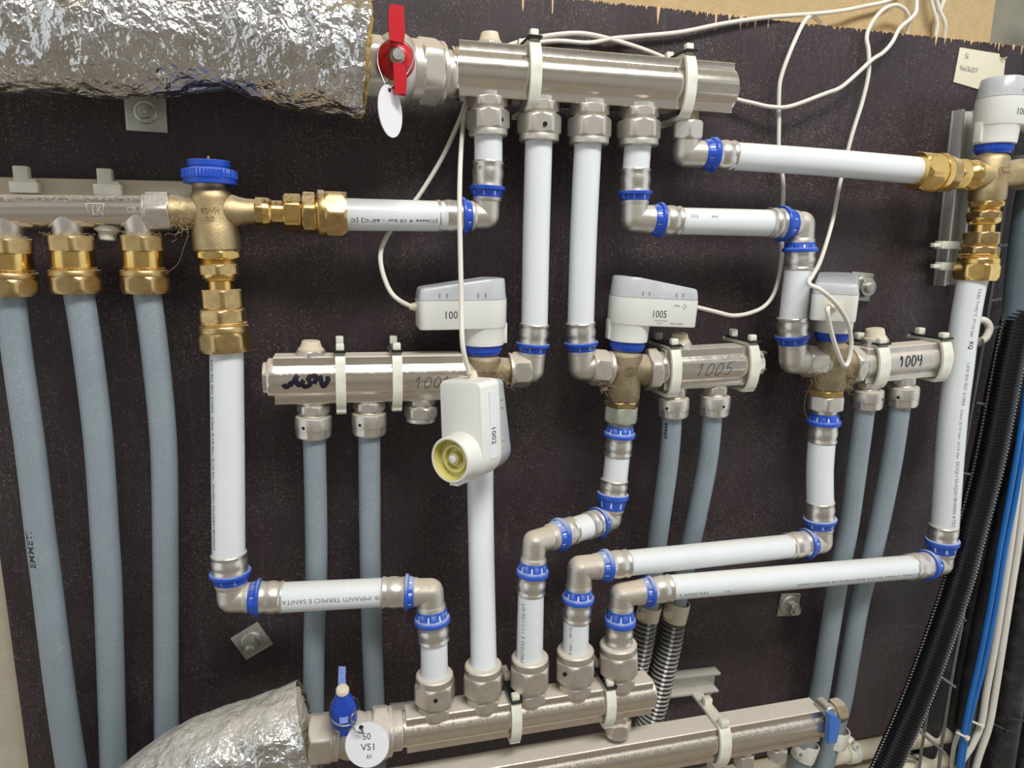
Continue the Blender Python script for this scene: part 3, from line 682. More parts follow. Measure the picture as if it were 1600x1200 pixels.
build(MB().hexa(axu, 22, 50, 22.5, ch=4, rot=.3), 'threaded_hex', M_elbow, t); build(MB().hexa(axu, 50, 66, 15, ch=1, rot=.1), 'nipple', M_bronzed, t)
press_end(t, axr, 25, 45, 75, 21, M_blue)
pipe('white_pipe', [(1130, 243, 49), (1290, 254, 50), (1450, 268, 52)], [21, 20.5, 20.5], M_white, 'long level white pipe from top manifold to the right-hand bronze valve', group=PG)
# ================================================================== left manifold and bronze valve with blue collar
HL = 55
vt = thing('zone_valve', P(335, 340, HL), 'bronze valve body with blue collar and no actuator, marked EDVH 20', 'valve', 'bronze zone valves')
va = Ax((328, 288, HL), (340, 393, HL))
build(MB().sweep(va, [(-2, 24), (3, 23), (8, 25), (16, 30), (20, 31), (24, 31), (56, 31.5), (66, 33.5), (76, 35), (102, 35.5), (105, 33)], 48), 'valve_body', M_bronze, vt)
ar = Ax((335, 330, HL), (402, 331, HL)); build(MB().sweep(ar, [(10, 24), (26, 26), (32, 25), (40, 22), (50, 20), (66, 19), (66, 16)], 36), 'outlet_arm', M_bronze, vt, sm=60)
al = Ax((335, 331, HL), (268, 331, HL)); build(MB().sweep(al, [(10, 24), (28, 25), (36, 23), (46, 23), (60, 26), (66, 26)], 36), 'inlet_arm', M_bronze, vt, sm=60)
ku = Ax((329, 292, HL), (326, 250, HL)); knob(vt, ku, 4, 41, 41)
def relief(mb, vs, fs, f):
    n = len(vs); cnt = {}
    for q in fs:
        for i in range(len(q)):
            e = (q[i], q[(i + 1) % len(q)]); kk = tuple(sorted(e)); cnt.setdefault(kk, []).append(e)
    mb.add([f(v, 1) for v in vs] + [f(v, 0) for v in vs], list(fs) + [(e[0][0], e[0][1], n + e[0][1], n + e[0][0]) for e in cnt.values() if len(e) == 1])
def emboss(parent, txt, axis, r, a0, b0, h, width, m):
    """raised lettering round an upright body"""
    vs, fs, wd = glyphs(txt, True); mb = MB(); R = r * axis.rs
    def q(v, off):
        an = (a0 + v[0] * width / wd) / r
        return axis.p(b0 - v[1] * h) + (axis.u * math.cos(an) + axis.v * math.sin(an)) * (R + off)
    relief(mb, vs, fs, lambda v, hi: q(v, .0007 if hi else -.0004)); build(mb, 'cast_mark', m, parent, sm=0, recalc=False)
emboss(vt, 'EDVH', va, 31.4, -14, 45, 8, 28, M_bronze); emboss(vt, '20', va, 31.6, -7, 58, 8, 13, M_bronze)
lm = thing('branch_manifold', P(100, 331, HL), 'round nickel manifold tube at the left feeding three grey pipes', 'manifold', 'nickel plated manifolds')
la = Ax((-60, 331, HL), (234, 331, HL)); build(MB().sweep(la, [(-220, 26.5), (292, 25)], 48), 'tube', M_chrome, lm)
build(MB().hexa(la, 291, 331, 29, ch=3, rot=.1), 'end_nut', M_nick, lm)
build(MB().sweep(la, [(286, 27), (290, 28), (293, 27)], 40), 'end_collar', M_nick, lm)
for x, y in ((12, 360), (105, 357), (218, 358)):
    b_ = Ax((x, y - 22, HL), (x + 1, y + 16, HL)); build(MB().sweep(b_, [(0, 24), (14, 24), (24, 21), (38, 20)], 32), 'outlet_boss', M_nick, lm, sm=60)
fa = on_cyl(la, 25.4, .06, .0006); fb = on_cyl(la, 25.4, .06, -.0008)
for tx_, x0_, y0_, h_, w_ in (('LK', 208, -7, 13, 18), ('CR', 263, -4, 9, 17)):
    g_ = glyphs(tx_, True); mb = MB(); relief(mb, g_[0], g_[1], lambda v, hi: (fa if hi else fb)(x0_ + v[0] * w_ / g_[2], y0_ + v[1] * h_)); build(mb, 'cast_mark', M_nick, lm, sm=0, recalc=False)
strokes(lm, [[(60 + 140, 10), (60 + 168, 10)], [(60 + 168, 10), (60 + 166, -10)], [(60 + 166, -10), (60 + 146, -12)], [(60 + 146, -12), (60 + 140, 10)]], fa, 1.6, M_nick, 'cast_frame')
rl = thing('mounting_rail', P(120, 300, 8), 'white mounting rail behind the round left manifold', 'rail', 'manifold mounting rails')
r0 = P(-260, 295, 12); r1 = P(305, 305, 12)
build(MB().box((r0 + r1) / 2, ((r1 - r0).normalized(), Y, Z), ((r1 - r0).length, .024, .022), .001), 'rail_bar', M_cream, rl)
for x, y, lab in ((35, 262, 'milky plastic lug at the far left of the white mounting rail'), (165, 266, 'milky plastic lug on the white mounting rail left of the blue collar')):
    t = thing('rail_clip', P(x, y + 35, 24), lab, 'clip', 'lugs on the left rail'); k = S(x, y, 30)
    o = P(x, y + 14, 30)
    build(MB().box(o, (X, Y, Z), (21 * k, .008, 32 * k), .0012), 'lug', M_nylon, t)
    build(MB().box(P(x + 5, y + 31, 30), (X, Y, Z), (40 * k, .010, 18 * k), .0012), 'lug_base', M_nylon, t)
    build(MB().box(P(x + 15, y + 22, 30), (X, Y, Z), (14 * k, .007, 9 * k), .001), 'side_lug', M_nylon, t)
t = thing('rail_clip', P(170, 362, 60), 'white plastic clip foot under the left manifold between two brass fittings', 'clip')
a_ = Ax((168, 352, 50), (168, 376, 50)); build(MB().sweep(a_, [(0, 20), (8, 19), (12, 13), (22, 12), (24, 9)], 24), 'foot', M_nylon, t)
GB = 'brass fittings of the grey pipes'
for (x0, y0, x1, y1, sc_, lab) in ((12, 371, 18, 464, 1.06, 'brass compression fitting at the left edge on the leftmost grey pipe'), (111, 368, 120, 456, 1.0, 'brass compression fitting on the second grey pipe from the left'), (221, 368, 228, 457, .95, 'brass compression fitting on the grey pipe beside the bronze EDVH valve')):
    t, a_ = brass_chain(lab, (x0, y0, HL), (x1, y1, HL), [('hex', 0, 25, 34 * sc_, 'hex_collar', 0), ('cyl', 23, 50, 31 * sc_, 'smooth_body', 1), ('thr', 48, 57, 32 * sc_, 'thread', 1), ('nut', 54, 90, 38 * sc_, 'compression_nut', 0)], GB)
    mb = MB()
    rr_ = random.Random(int(x0) + 5)
    for i in range(46):
        a = rr_.uniform(-1.5, 1.5); b0 = a_.p(rr_.uniform(-5, 3)) + (a_.u * math.cos(a) + a_.v * math.sin(a)) * (rr_.uniform(16, 34) * a_.rs)
        d = Vector((rr_.uniform(-1, 1), rr_.uniform(-1, .4), rr_.uniform(-.25, .5))) * rr_.uniform(.003, .007); e = Vector((rr_.uniform(-1, 1), rr_.uniform(-1, 1), rr_.uniform(-.6, .6))) * .003
        mb.tube(cat_rom([b0, b0 + d * .5 + e, b0 + d], 3), .00012, 4)
    q = build(mb, 'lint', M_lint, t, sm=0); q['kind'] = 'stuff'
GG = 'grey blue plastic pipes'
g1 = pipe('grey_pipe', [(16, 455, 55), (25, 540, 54), (46, 690, 52), (64, 840, 50), (72, 900, 49), (84, 1000, 48), (97, 1100, 40), (112, 1200, 30), (128, 1300, 22)], 20.5, M_pex, 'leftmost grey plastic pipe, with black lettering', group=GG)
write(g1, 'EMMETI', on_pipe([(16, 455, 55), (25, 540, 54), (46, 690, 52), (64, 840, 50), (72, 900, 49), (84, 1000, 48), (97, 1100, 40), (112, 1200, 30), (128, 1300, 22)], 20.5, -.41), 374, 4, 9.5, width=54, flip=-1, mat=M_ink, bold=True)
pipe('grey_pipe', [(121, 445, 55), (136, 540, 54), (154, 690, 52), (164, 840, 50), (168, 900, 49), (171.5, 1000, 44), (174.5, 1100, 34), (177.5, 1200, 22), (181, 1300, 18)], [21.5, 21, 20.5, 20, 20, 19.5, 19, 19, 19], M_pex, 'grey plastic pipe second from the left', group=GG)
pipe('grey_pipe', [(228, 445, 55), (241, 540, 54), (255.5, 690, 52), (258.5, 840, 49), (259.5, 1000, 38), (260, 1150, 22), (261, 1280, 16)], [20, 19.8, 19.3, 18.6, 18, 17.5, 17.5], M_pex, 'grey plastic pipe third from the left, running down behind the lower foil', group=GG)
brass_chain('upright brass adapter between the EDVH valve and the long white pipe', (340, 392, HL), (354, 550, 58), [
    ('hex', 0, 13, 35, 'hex_collar', 1), ('thr', 12, 22, 27, 'thread', 1), ('hex', 21, 38, 30, 'union_hex', 0), ('cone', 36, 47, 29, 'union_cone', 1), ('cyl', 46, 64, 20, 'neck', 1), ('hex', 60, 89, 32, 'nipple_hex', 0), ('thr', 88, 93, 30, 'thread', 1), ('hex', 91, 112, 35, 'adapter_hex', 0), ('thr', 111, 119, 35, 'thread', 1), ('nut', 117, 158, 39, 'compression_nut', 0)])
brass_chain('level brass adapter between the EDVH valve and the lettered white pipe', (399, 331, HL), (542, 335, 55), [
    ('hex', 0, 13, 22, 'union_hex', 0), ('cone', 12, 28, 22, 'union_cone', 1), ('cyl', 26, 46, 18, 'neck', 1), ('hex', 44, 71, 29, 'nipple_hex', 1), ('thr', 70, 75, 25, 'thread', 1), ('hex', 73, 94, 33, 'adapter_hex', 0), ('thr', 92, 107, 32, 'thread', 1), ('nut', 97, 143, 38, 'compression_nut', 0)])
lp = pipe('white_pipe', [(354, 540, 58), (356, 700, 62), (357.5, 870, 68)], [25, 25, 24.5], M_white, 'long upright white pipe under the EDVH valve', group=PG)
write(lp, 'UNI EN ISO 21003  Class 2/10 bar, 5/10 bar  DUQU DUQ5018N0004', on_pipe([(354, 540, 58), (356, 700, 62), (357.5, 870, 68)], [25, 25, 24.5], -.95, 20), 0, 0, 4.4, width=292, mat=M_ink)
elbow('press elbow at the foot of the long white pipe left of the grey pipe pair', (363, 934, 70), (357.5, 864, 68), (443, 933, 74), (25, 42, 70, 25), (26, 44, 80, 23.5), 22.5)
lp = pipe('white_pipe', [(430, 934, 73), (610, 925, 94)], [23.5, 22], M_white, 'level white pipe with upside-down lettering at lower left', group=PG)
write(lp, 'ER IMPIANTI TERMICI E SANITAR', on_pipe([(430, 934, 73), (610, 925, 94)], [23.5, 22], .16, 10), 160, 3, 6.6, width=160, flip=-1, mat=M_inkl)
elbow('dusty press elbow above the first fitting of the lower manifold', (672, 925, 100), (678, 1003, 103), (597, 925.5, 93), (24, 47, 76, 22.5), (24, 39, 75, 22.5), 21, dusty=True)
pipe('white_pipe', [(678, 996, 103), (679, 1062, 105)], [21, 21.3], M_white, 'upright white stub above the fitting nearest the blue handle', group=PG)
# ================================================================== middle row of manifolds
def zone_valve(label, top, bot, r, arms, m, mark=True, ring=None):
    ax = Ax(top, bot); L = ax.L; t = thing('zone_valve', P(*bot), label, 'valve', 'bronze zone valves')
    build(MB().sweep(ax, [(-3, r * .74), (L * .02, r * .76), (L * .08, r * .95), (L * .12, r * 1.0), (L * .55, r * .97), (L * .7, r), (L * .92, r), (L * .97, r * .95), (L, r * .8)], 44), 'valve_body', m, t)
    for nm, a, b, ra, rb in arms:
        aa = Ax(a, b); build(MB().sweep(aa, [(0, ra * 1.15), (aa.L * .35, ra * 1.02), (aa.L * .6, ra), (aa.L, rb), (aa.L, rb * .8)], 32), nm, m, t, sm=60)
    if mark:
        strokes(t, [[(L * .30, -12), (L * .30, 12)], [(L * .30, 12), (L * .44, 12)], [(L * .44, 12), (L * .44, -12)], [(L * .44, -12), (L * .30, -12)]], on_cyl(ax, r * 1.0, .15, .0005), 1.2, m, 'cast_frame')
        emboss(t, 'MMA', ax, r * 1.0, -8 + .15 * r, L * .42, L * .09, 18, m)
    if ring: build(MB().hexa(ax, L - 1, L + 8, r * .9, ch=1.5, rot=.4), 'base_ring', ring, t)
    return t, ax
def m_group(tag_, A, B, R, bl, outs, clips, m, capl=10):
    t, ax = manifold('zone_manifold', tag_, A, B, R, m, caplen=capl)
    return t, ax
HM = 55
# 1001: plug end on the left
t1, a1 = manifold('zone_manifold', 'nickel manifold hand-marked 1001 on the left of the middle row', (719, 586, HM), (430, 592, HM), 36, M_chromed, caplen=18)
a1n = Ax((430, 592, HM), (719, 586, HM))
bleed(t1, 486, 532, 546, 556, HM, 21, M_nick)
strokes(t1, hand('1001', 210, -14, 12, 18), on_cyl(a1n, 36 * .88, .0), 1.0, M_pen)
rs = random.Random(4)
strokes(t1, [[(14 + i * 9, rs.uniform(-8, 6)), (18 + i * 9, rs.uniform(-12, 10)), (26 + i * 9, rs.uniform(-10, 10)), (22 + i * 9, rs.uniform(-8, 6))] for i in range(7)], on_cyl(a1n, 36 * .88, .08), 7, M_pen, 'marker_scribble')
clip('milky nylon clip nearer the plugged end of manifold 1001', a1n, 98, 36, 15, low=1.45)
clip('milky nylon clip nearer the valve on manifold 1001', a1n, 184, 36, 15, low=1.4)
fitting('dusty nickel fitting above the left pipe of the pair under manifold 1001', (490, 632, HM), (490, 682, HM), 25, 28, 17, M_nick, NG, hole=-.55, round_nut=True)
fitting('dusty nickel fitting above the right pipe of the pair under manifold 1001', (577, 627, HM), (577, 678, HM), 25, 27, 17, M_nick, NG, hole=-.6, round_nut=True)
fitting('capped nickel outlet under manifold 1001 left of the hanging actuator', (658, 622, HM), (657, 658, HM), 22, 25, 1, M_nick, NG)
pipe('grey_pipe', [(491, 672, HM), (494, 820, 52), (494, 900, 50), (491, 1000, 47), (490, 1100, 44), (490, 1230, 42)], [17.5, 17, 16.7, 16.2, 15.8, 15.5], M_pex, 'left grey pipe of the pair under manifold 1001', group=GG)
pipe('grey_pipe', [(577, 668, HM), (578, 820, 52), (579, 900, 50), (581.5, 1000, 47), (585, 1100, 44), (589, 1230, 42)], [17, 16.5, 16.2, 15.9, 15.6, 15.3], M_pex, 'right grey pipe of the pair under manifold 1001', group=GG)
v1, v1a = zone_valve('dirty bronze valve of manifold 1001 behind the hanging actuator', (756, 552, HM), (752, 634, HM), 28, [('inlet_arm', (756, 583, HM), (716, 586, HM), 24, 25), ('outlet_arm', (756, 582, HM), (800, 579, HM), 22, 20)], M_bronzed)
pipe('white_pipe', [(752, 634, HM), (750.5, 750, 66), (752.5, 880, 84), (756, 1046, 105)], [21, 20.5, 20.2, 20.5], M_white, 'long upright white pipe below the hanging actuator', group=PG)
# 1005
t5, a5 = manifold('zone_manifold', 'nickel manifold hand-marked 1005 in the centre of the middle row', (1030, 576, HM), (1164, 568, HM), 31, M_chrome, caplen=22)
a5h = a5
build(MB().hexa(Ax((1006, 578, HM), (1040, 576, HM)), 2, 19, 30, ch=3, rot=.4), 'union_nut', M_nick, t5)
bleed(t5, 1062, 521, 534, 544, HM, 17, M_nick)
strokes(t5, hand('1005', 42, -12, 11.5, 19, slant=.3), on_cyl(a5, 31 * .88, .06), .9, M_pen)
clip('milky nylon clip next to the bronze valve on manifold 1005', a5, 12, 31, 14)
clip('milky nylon clip at the plugged end of manifold 1005', a5, 132, 31, 14)
fitting('nickel fitting above the left grey pipe of the middle manifold', (1053, 606, HM), (1052, 650, HM), 20, 24, 15, M_nick, NG, hole=-.9, round_nut=True)
fitting('nickel fitting above the right grey pipe of the middle manifold', (1118, 602, HM), (1115, 648, HM), 20, 24, 15, M_nick, NG, hole=.1, round_nut=True)
g6 = pipe('grey_pipe', [(1051, 640, HM), (1045, 720, 50), (1031, 820, 40), (1023, 880, 34), (1012, 968, 26)], [15.3, 15, 15, 14.8, 14.5], M_pex, 'left grey pipe under manifold 1005 running into a ribbed conduit', group=GG)
write(g6, 'EMM', on_pipe([(1051, 640, HM), (1045, 720, 50), (1031, 820, 40), (1023, 880, 34), (1012, 968, 26)], [15.3, 15, 15, 14.8, 14.5], -.95), 38, 1, 5, width=22, flip=-1, mat=M_ink, bold=True)
pipe('grey_pipe', [(1114, 640, HM), (1106, 720, 50), (1086, 820, 40), (1072, 880, 34), (1052, 968, 26)], [15.3, 15, 15, 14.8, 14.2], M_pex, 'right grey pipe under manifold 1005 running into a ribbed conduit', group=GG)
v5, v5a = zone_valve('dirty bronze valve of manifold 1005 below the actuator marked 1005', (977, 546, HM), (972, 626, HM), 27, [('inlet_arm', (975, 576, HM), (945, 576, HM), 21, 21), ('outlet_arm', (975, 577, HM), (1012, 578, HM), 24, 26)], M_bronzed, ring=M_brassd)
def press_adapter(label, A, B, nut, neck, ring_, end, rn, rr, m, ringm):
    ax = Ax(A, B); t = thing('press_adapter', P(*A), label, 'pipe fitting', 'corroded press adapters')
    build(MB().hexa(ax, nut[0], nut[1], rn * .93, ch=rn * .1, rot=.5), 'union_nut', m, t)
    build(MB().sweep(ax, [(neck[0] - 2, rn * .70), (neck[1] + 3, rn * .70)], 32), 'neck', m, t)
    R = rr
    pr = [(ring_[0] + (ring_[1] - ring_[0]) * (q[0] - 0), q[1]) for q in ring_profile(0, 1, R)]
    build(MB().sweep(ax, pr, 64, mi=win_mi), 'guide_ring', [ringm, M_tag], t); build(MB().sweep(ax, sleeve_profile(ring_[1], end, R), 36), 'press_sleeve', M_steel, t)
press_adapter('corroded greenish press adapter under the valve of manifold 1005', (972, 632, HM), (965, 712, HM), (2, 26), (24, 34), (31, 50), 79, 25.5, 20, M_corr, M_blued)
pipe('white_pipe', [(966, 700, HM), (960, 757, HM)], 19.3, M_white, 'very short upright white pipe under the corroded adapter', group=PG)
elbow('press elbow below the very short upright pipe, right end of the slanting joint', (953, 811, 58), (960, 750, HM), (835, 847, 102), (16, 41, 62, 20), (14, 24, 40, 20.5), 17.5, dusty=True)
pipe('white_pipe', [(916, 822.3, 72), (890, 830.2, 82)], 20, M_white, 'tiny slanting white pipe between two press elbows', group=PG)
elbow('press elbow at the left end of the slanting joint', (835, 847, 102), (830, 926, 104), (953, 811, 58), (28, 51, 80, 20.5), (27, 41, 59, 20.5), 18.5, dusty=True)
pq = pipe('white_pipe', [(830, 918, 104), (827, 1042, 105)], [20.2, 21], M_white, 'lettered upright white pipe above the third fitting of the lower manifold', group=PG)
write(pq, 'AM027332 2 11/11/20 DT', on_pipe([(830, 918, 104), (827, 1042, 105)], [20.2, 21], -.80), 114, 2, 6, width=98, flip=-1, mat=M_inkl)
# 1004
t4, a4 = manifold('zone_manifold', 'dusty nickel manifold hand-marked 1004 on the right of the middle row', (1342, 570, HM), (1458, 559, HM), 27, M_nickd, caplen=20)
build(MB().hexa(Ax((1322, 571, HM), (1344, 570, HM)), 2, 14, 28, ch=3, rot=.4), 'union_nut', M_nick, t4)
bleed(t4, 1367, 513, 528, 538, HM, 18, M_nick)
strokes(t4, hand('1004', 44, -9, 7.5, 16, slant=.1, gap=1.22), on_cyl(a4, 27 * .88, .22), 2.0, M_pen)
clip('yellowed nylon clip next to the bronze valve on manifold 1004', a4, 19, 27, 16, low=1.25)
clip('yellowed nylon clip at the plugged end of manifold 1004', a4, 116, 27, 15, low=1.25)
fitting('nickel fitting above the left grey pipe of the rightmost manifold', (1357, 594, HM), (1354, 637, HM), 18, 23.5, 15, M_nick, NG, hole=.4, round_nut=True)
fitting('nickel fitting above the right grey pipe of the rightmost manifold', (1412, 588, HM), (1409, 633, HM), 18, 23.5, 15, M_nick, NG, hole=-1.0, round_nut=True)
pipe('grey_pipe', [(1352, 630, HM), (1340, 720, 50), (1326, 820, 42), (1315, 876, 40), (1304, 940, 38), (1291, 1020, 34), (1277, 1100, 28), (1253, 1180, 24), (1235, 1260, 24)], [15.3, 15, 14.8, 14.6, 14.4, 14.3, 14.2, 14, 14], M_pex, 'left grey pipe under manifold 1004 slanting down to the white clamps', group=GG)
pipe('grey_pipe', [(1407, 627, HM), (1393, 720, 50), (1373, 820, 42), (1360, 876, 40), (1343, 940, 38), (1329, 1020, 34), (1315, 1100, 28), (1292, 1180, 24), (1272, 1260, 24)], [15.3, 15.5, 15, 14.6, 14.6, 14.3, 14, 13.8, 13.8], M_pex, 'right grey pipe under manifold 1004 slanting down to the white clamps', group=GG)
v4, v4a = zone_valve('dirty bronze valve of manifold 1004 below the end-on actuator', (1299, 533, HM), (1291, 609, HM), 27, [('inlet_arm', (1298, 567, HM), (1268, 566, HM), 20, 20), ('outlet_arm', (1298, 569, HM), (1326, 571, HM), 23, 24)], M_bronzed, ring=M_brass)
press_adapter('nickel press adapter under the valve of manifold 1004', (1291, 616, HM), (1284, 692, HM), (1, 23), (22, 32), (29, 46), 74, 26, 20.5, M_nick, M_blue)
pipe('white_pipe', [(1284, 688, HM), (1281, 735, 56), (1281.5, 786, 58)], [20.3, 20, 20], M_white, 'short upright white pipe under the valve of manifold 1004', group=PG)
elbow('press elbow at the right end of the upper long lower pipe', (1281, 846, 60), (1281.5, 783, 58), (1228, 854, 64), (22, 37, 63, 20), (12, 24, 52, 19), 18.5, dusty=True)
pipe('white_pipe', [(1231, 853.6, 64.5), (977, 880.2, 97)], [18.4, 19.8], M_white, 'upper one of the two long level white pipes at lower right', group=PG)
elbow('press elbow at the left end of the upper long lower pipe', (906, 888, 104), (901, 970, 105), (980, 880, 97), (29, 50, 80, 20.5), (27, 43, 74, 20.5), 19.5, dusty=True)
pq = pipe('white_pipe', [(900.5, 962, 105), (899, 1034, 105)], [20, 20.3], M_white, 'upright white pipe above the fourth fitting of the lower manifold', group=PG)
write(pq, '2 10 bar - 70°C', on_pipe([(900.5, 962, 105), (899, 1034, 105)], [20, 20.3], -.75), 62, 2, 4.4, width=54, flip=-1, mat=M_inkl)
# right column
rvt, rva = zone_valve('bronze valve with blue ring at the right edge of the board', (1549, 240, 55), (1541, 316, 55), 26, [('inlet_arm', (1547, 277, 55), (1512, 275, 55), 22, 20), ('outlet_arm', (1547, 274, 55), (1596, 270, 55), 20, 22)], M_bronze)
brass_chain('level brass adapter left of the right-hand bronze valve', (1522, 275, 55), (1430, 267, 52), [('cone', 2, 18, 24, 'union_cone', 1), ('hex', 0, 8, 24, 'union_hex', 0), ('hex', 20, 36, 25, 'nipple_hex', 1), ('hex', 36, 54, 27, 'adapter_hex', 0), ('thr', 50, 58, 26, 'thread', 1), ('nut', 52, 92, 31, 'compression_nut', 1)])
brass_chain('upright brass adapter below the right-hand bronze valve', (1541, 315, 55), (1524, 438, 57), [
    ('hex', 0, 9, 26, 'hex_collar', 1), ('thr', 8, 17, 21, 'thread', 1), ('hex', 16, 27, 25, 'union_hex', 0), ('cone', 26, 37, 24, 'union_cone', 1), ('cyl', 35, 50, 17, 'neck', 1), ('hex', 48, 68, 27, 'nipple_hex', 0), ('thr', 67, 72, 24, 'thread', 1), ('hex', 71, 83, 28, 'adapter_hex', 0), ('thr', 82, 91, 28, 'thread', 1), ('nut', 89, 124, 31, 'compression_nut', 1)])
nt_ = thing('union_nut', P(1604, 270, 55), 'nickel nut at the right edge beyond the bronze valve', 'pipe fitting')
build(MB().hexa(Ax((1592, 270, 55), (1640, 266, 55)), 0, 30, 26, ch=3), 'nut', M_nick, nt_); build(MB().sweep(Ax((1592, 270, 55), (1640, 266, 55)), [(28, 22), (60, 22)], 32), 'tube', M_nick, nt_)
dp = pipe('white_pipe', [(1523, 428, 57), (1516, 455, 57), (1505, 520, 57), (1498, 577, 58), (1487, 670, 59), (1476, 830, 60)], [21, 20.8, 20.5, 20.5, 20.3, 19.3], M_white, 'long upright white pipe with grey lettering at the right edge of the board', group=PG)
mpd = on_pipe([(1523, 428, 57), (1516, 455, 57), (1505, 520, 57), (1498, 577, 58), (1487, 670, 59), (1476, 830, 60)], [21, 20.8, 20.5, 20.5, 20.3, 19.3], -.33, 28)
for txt, a0, wd_, hh, mm in (('TARI T=95°C P=10 bar', -8, 72, 5, M_inkl), ('KQ', 70, 12, 6.5, M_ink), ('UNI EN ISO 21003', 102, 64, 5, M_inkl), ('Class 2/10 bar, 5/10 bar', 172, 78, 3.6, M_inkl), ('DUQU DUQ5018N0004 ATEC 1-', 254, 118, 5.2, M_inkl)):
    write(dp, txt, mpd, a0, 0, hh, width=wd_, mat=mm, bold=(txt == 'KQ'))
elbow('press elbow at the foot of the right-hand white pipe beside the black conduit', (1469, 880, 61), (1475, 820, 60), (1420, 886, 66), (18, 38, 60, 19.5), (10, 24, 50, 18.8), 18, dusty=True)
pb = pipe('white_pipe', [(1423, 885.7, 66.5), (1240, 901.5, 86), (1045, 918.2, 100)], [18.2, 18.8, 19.2], M_white, 'lower one of the two long level white pipes at lower right, with faint lettering', group=PG)
_pb = [(1423, 885.7, 66.5), (1240, 901.5, 86), (1045, 918.2, 100)]; _mb = on_pipe(_pb, [18.2, 18.8, 19.2], .32); mpb = lambda a, b: _mb(378 - a, -b)
write(pb, '2 AM027332          1m', mpb, 4, 0, 4.4, width=70, mat=M_inkl); write(pb, 'EMMETI-GERPEX RA PEXB/AL/PEXB 26X3 PER IMPIANTI TERMICI E', mpb, 172, 0, 4.0, width=204, mat=M_inkl)
elbow('press elbow at the left end of the lower long lower pipe', (971, 929, 104), (967, 1003, 105), (1048, 918, 100), (20, 45, 74, 20), (30, 44, 76, 19.8), 19, dusty=True)
pipe('white_pipe', [(967, 996, 105), (966, 1026, 105)], 19.2, M_white, 'shortest upright white stub above the rightmost fitting of the lower manifold', group=PG)
# ================================================================== lower manifolds
HB = 105
LOW, LAX = manifold('return_manifold', 'dusty nickel manifold bar joined to the blue-handled valve', (634, 1139, HB), (1012, 1081, HB), 29, M_chromed, caplen=8)
FG = 'dusty nickel compression fittings'
for x0, y0, x1, y1, lab in ((680, 1113, 679, 1052, 'dusty compression fitting nearest the blue handle on the lower manifold'), (756, 1100, 755, 1037, 'second dusty compression fitting from the blue handle on the lower manifold'),
                            (828, 1090, 828, 1025, 'third dusty compression fitting from the blue handle on the lower manifold'), (899, 1078, 899, 1014, 'fourth dusty compression fitting from the blue handle on the lower manifold'), (967, 1067, 966, 1004, 'fifth and rightmost dusty compression fitting on the lower manifold')):
    fitting(lab, (x0, y0, HB), (x1, y1, HB), 27, 31.5, 20, M_nickd, FG, hole=.1 if x0 == 680 else (.9 if x0 == 899 else None))
clip('dusty nylon clip between the second and third fittings of the lower manifold', LAX, 160, 29, 15, tail=2.5)
clip('dusty nylon clip beside the rightmost fitting of the lower manifold', LAX, 309, 29, 15, tail=2.5)
fitting('capped dusty outlet under the right end of the lower manifold', (966, 1112, HB), (964, 1146, HB), 18, 21, 1, M_nickd, FG)
t, ax = ball_valve('dusty nickel ball valve with blue handle beside the lower foil insulation', (470, 1156, HB), (630, 1140, HB), [
    ('hex', 12, 48, 38, 'inlet_hex'), ('cyl', 46, 58, 35, 'inlet_collar'), ('ball', 54, 104, 36, 'valve_body'), ('cyl', 100, 114, 32, 'outlet_collar'), ('hex', 110, 136, 41, 'union_nut'), ('cyl', 134, 142, 37, 'union_flange'), ('cyl', 140, 158, 30, 'tailpiece')], M_nickd)
vb = P(537, 1124, HB + 16); kb = S(537, 1116, HB + 24)
d_ = Vector((0, -.28, .96)).normalized(); sb = WAx(vb, d_, kb)
build(MB().sweep(sb, [(-16, 15), (6, 15)], 28), 'stem_boss', M_nickd, t)
hb_ = build(MB().sweep(sb, [(-4, 17), (0, 21), (22, 21.5), (40, 17), (58, 11), (66, 9), (67, 5)], 14), 'handle', M_blue, t, sm=18)
e2 = (Z * .28 + Y * .96).normalized()
def wing(pts2, n0, dep, nm):
    o = vb + d_ * n0 * kb
    build(MB().plate([o + X * a * kb + e2 * b * kb for a, b in pts2], d_, dep * kb), nm, M_blue, hb_, sm=20)
wing([(-7, 2), (6, 2), (5, 24), (6, 44), (-5, 46), (-6, 24)], 56, 12, 'upper_wing'); wing([(-6, -8), (7, -8), (7, -30), (-6, -30)], 0, 30, 'lower_wing')
cb = WAx(vb + d_ * 65 * kb, d_, kb); build(MB().sweep(cb, [(0, 10), (5, 10), (8, 8), (9, 4)], 24), 'handle_bolt', M_cream, t)
tg = thing('valve_tag', P(574, 1163, HB + 40), 'round white tag printed 50 VS1 AV hanging from the blue-handled valve', 'tag')
o = P(574, 1163, HB + 40); k = S(574, 1163, HB + 40); nrm = Vector((-.22, -.93, .3)).normalized(); e1 = Vector((0, 0, 1)).cross(nrm).normalized(); e1 = e1 if e1.x > 0 else -e1; e2 = nrm.cross(e1); e2 = e2 if e2.z > 0 else -e2
build(MB().plate([o + (e1 * math.cos(2 * math.pi * i / 56) + e2 * math.sin(2 * math.pi * i / 56)) * 34 * k for i in range(56)], nrm, .0012), 'tag_disc', M_tag, tg)
mp = on_plane(o + nrm * .0012, e1 * k, e2 * k, nrm, .00015); ca = math.radians(4)
def rot(f): return lambda a, b: f(a * math.cos(ca) - b * math.sin(ca), a * math.sin(ca) + b * math.cos(ca))
for txt, x, y, hh, wd_ in (('50', -7, 8, 10, 13), ('VS1', -10, -8, 10, 21), ('AV', -2, -21, 7, 9)): write(tg, txt, rot(mp), x, y, hh, width=wd_, mat=M_ink)
hz = o + nrm * .0013 + e1 * -10 * k + e2 * 26 * k
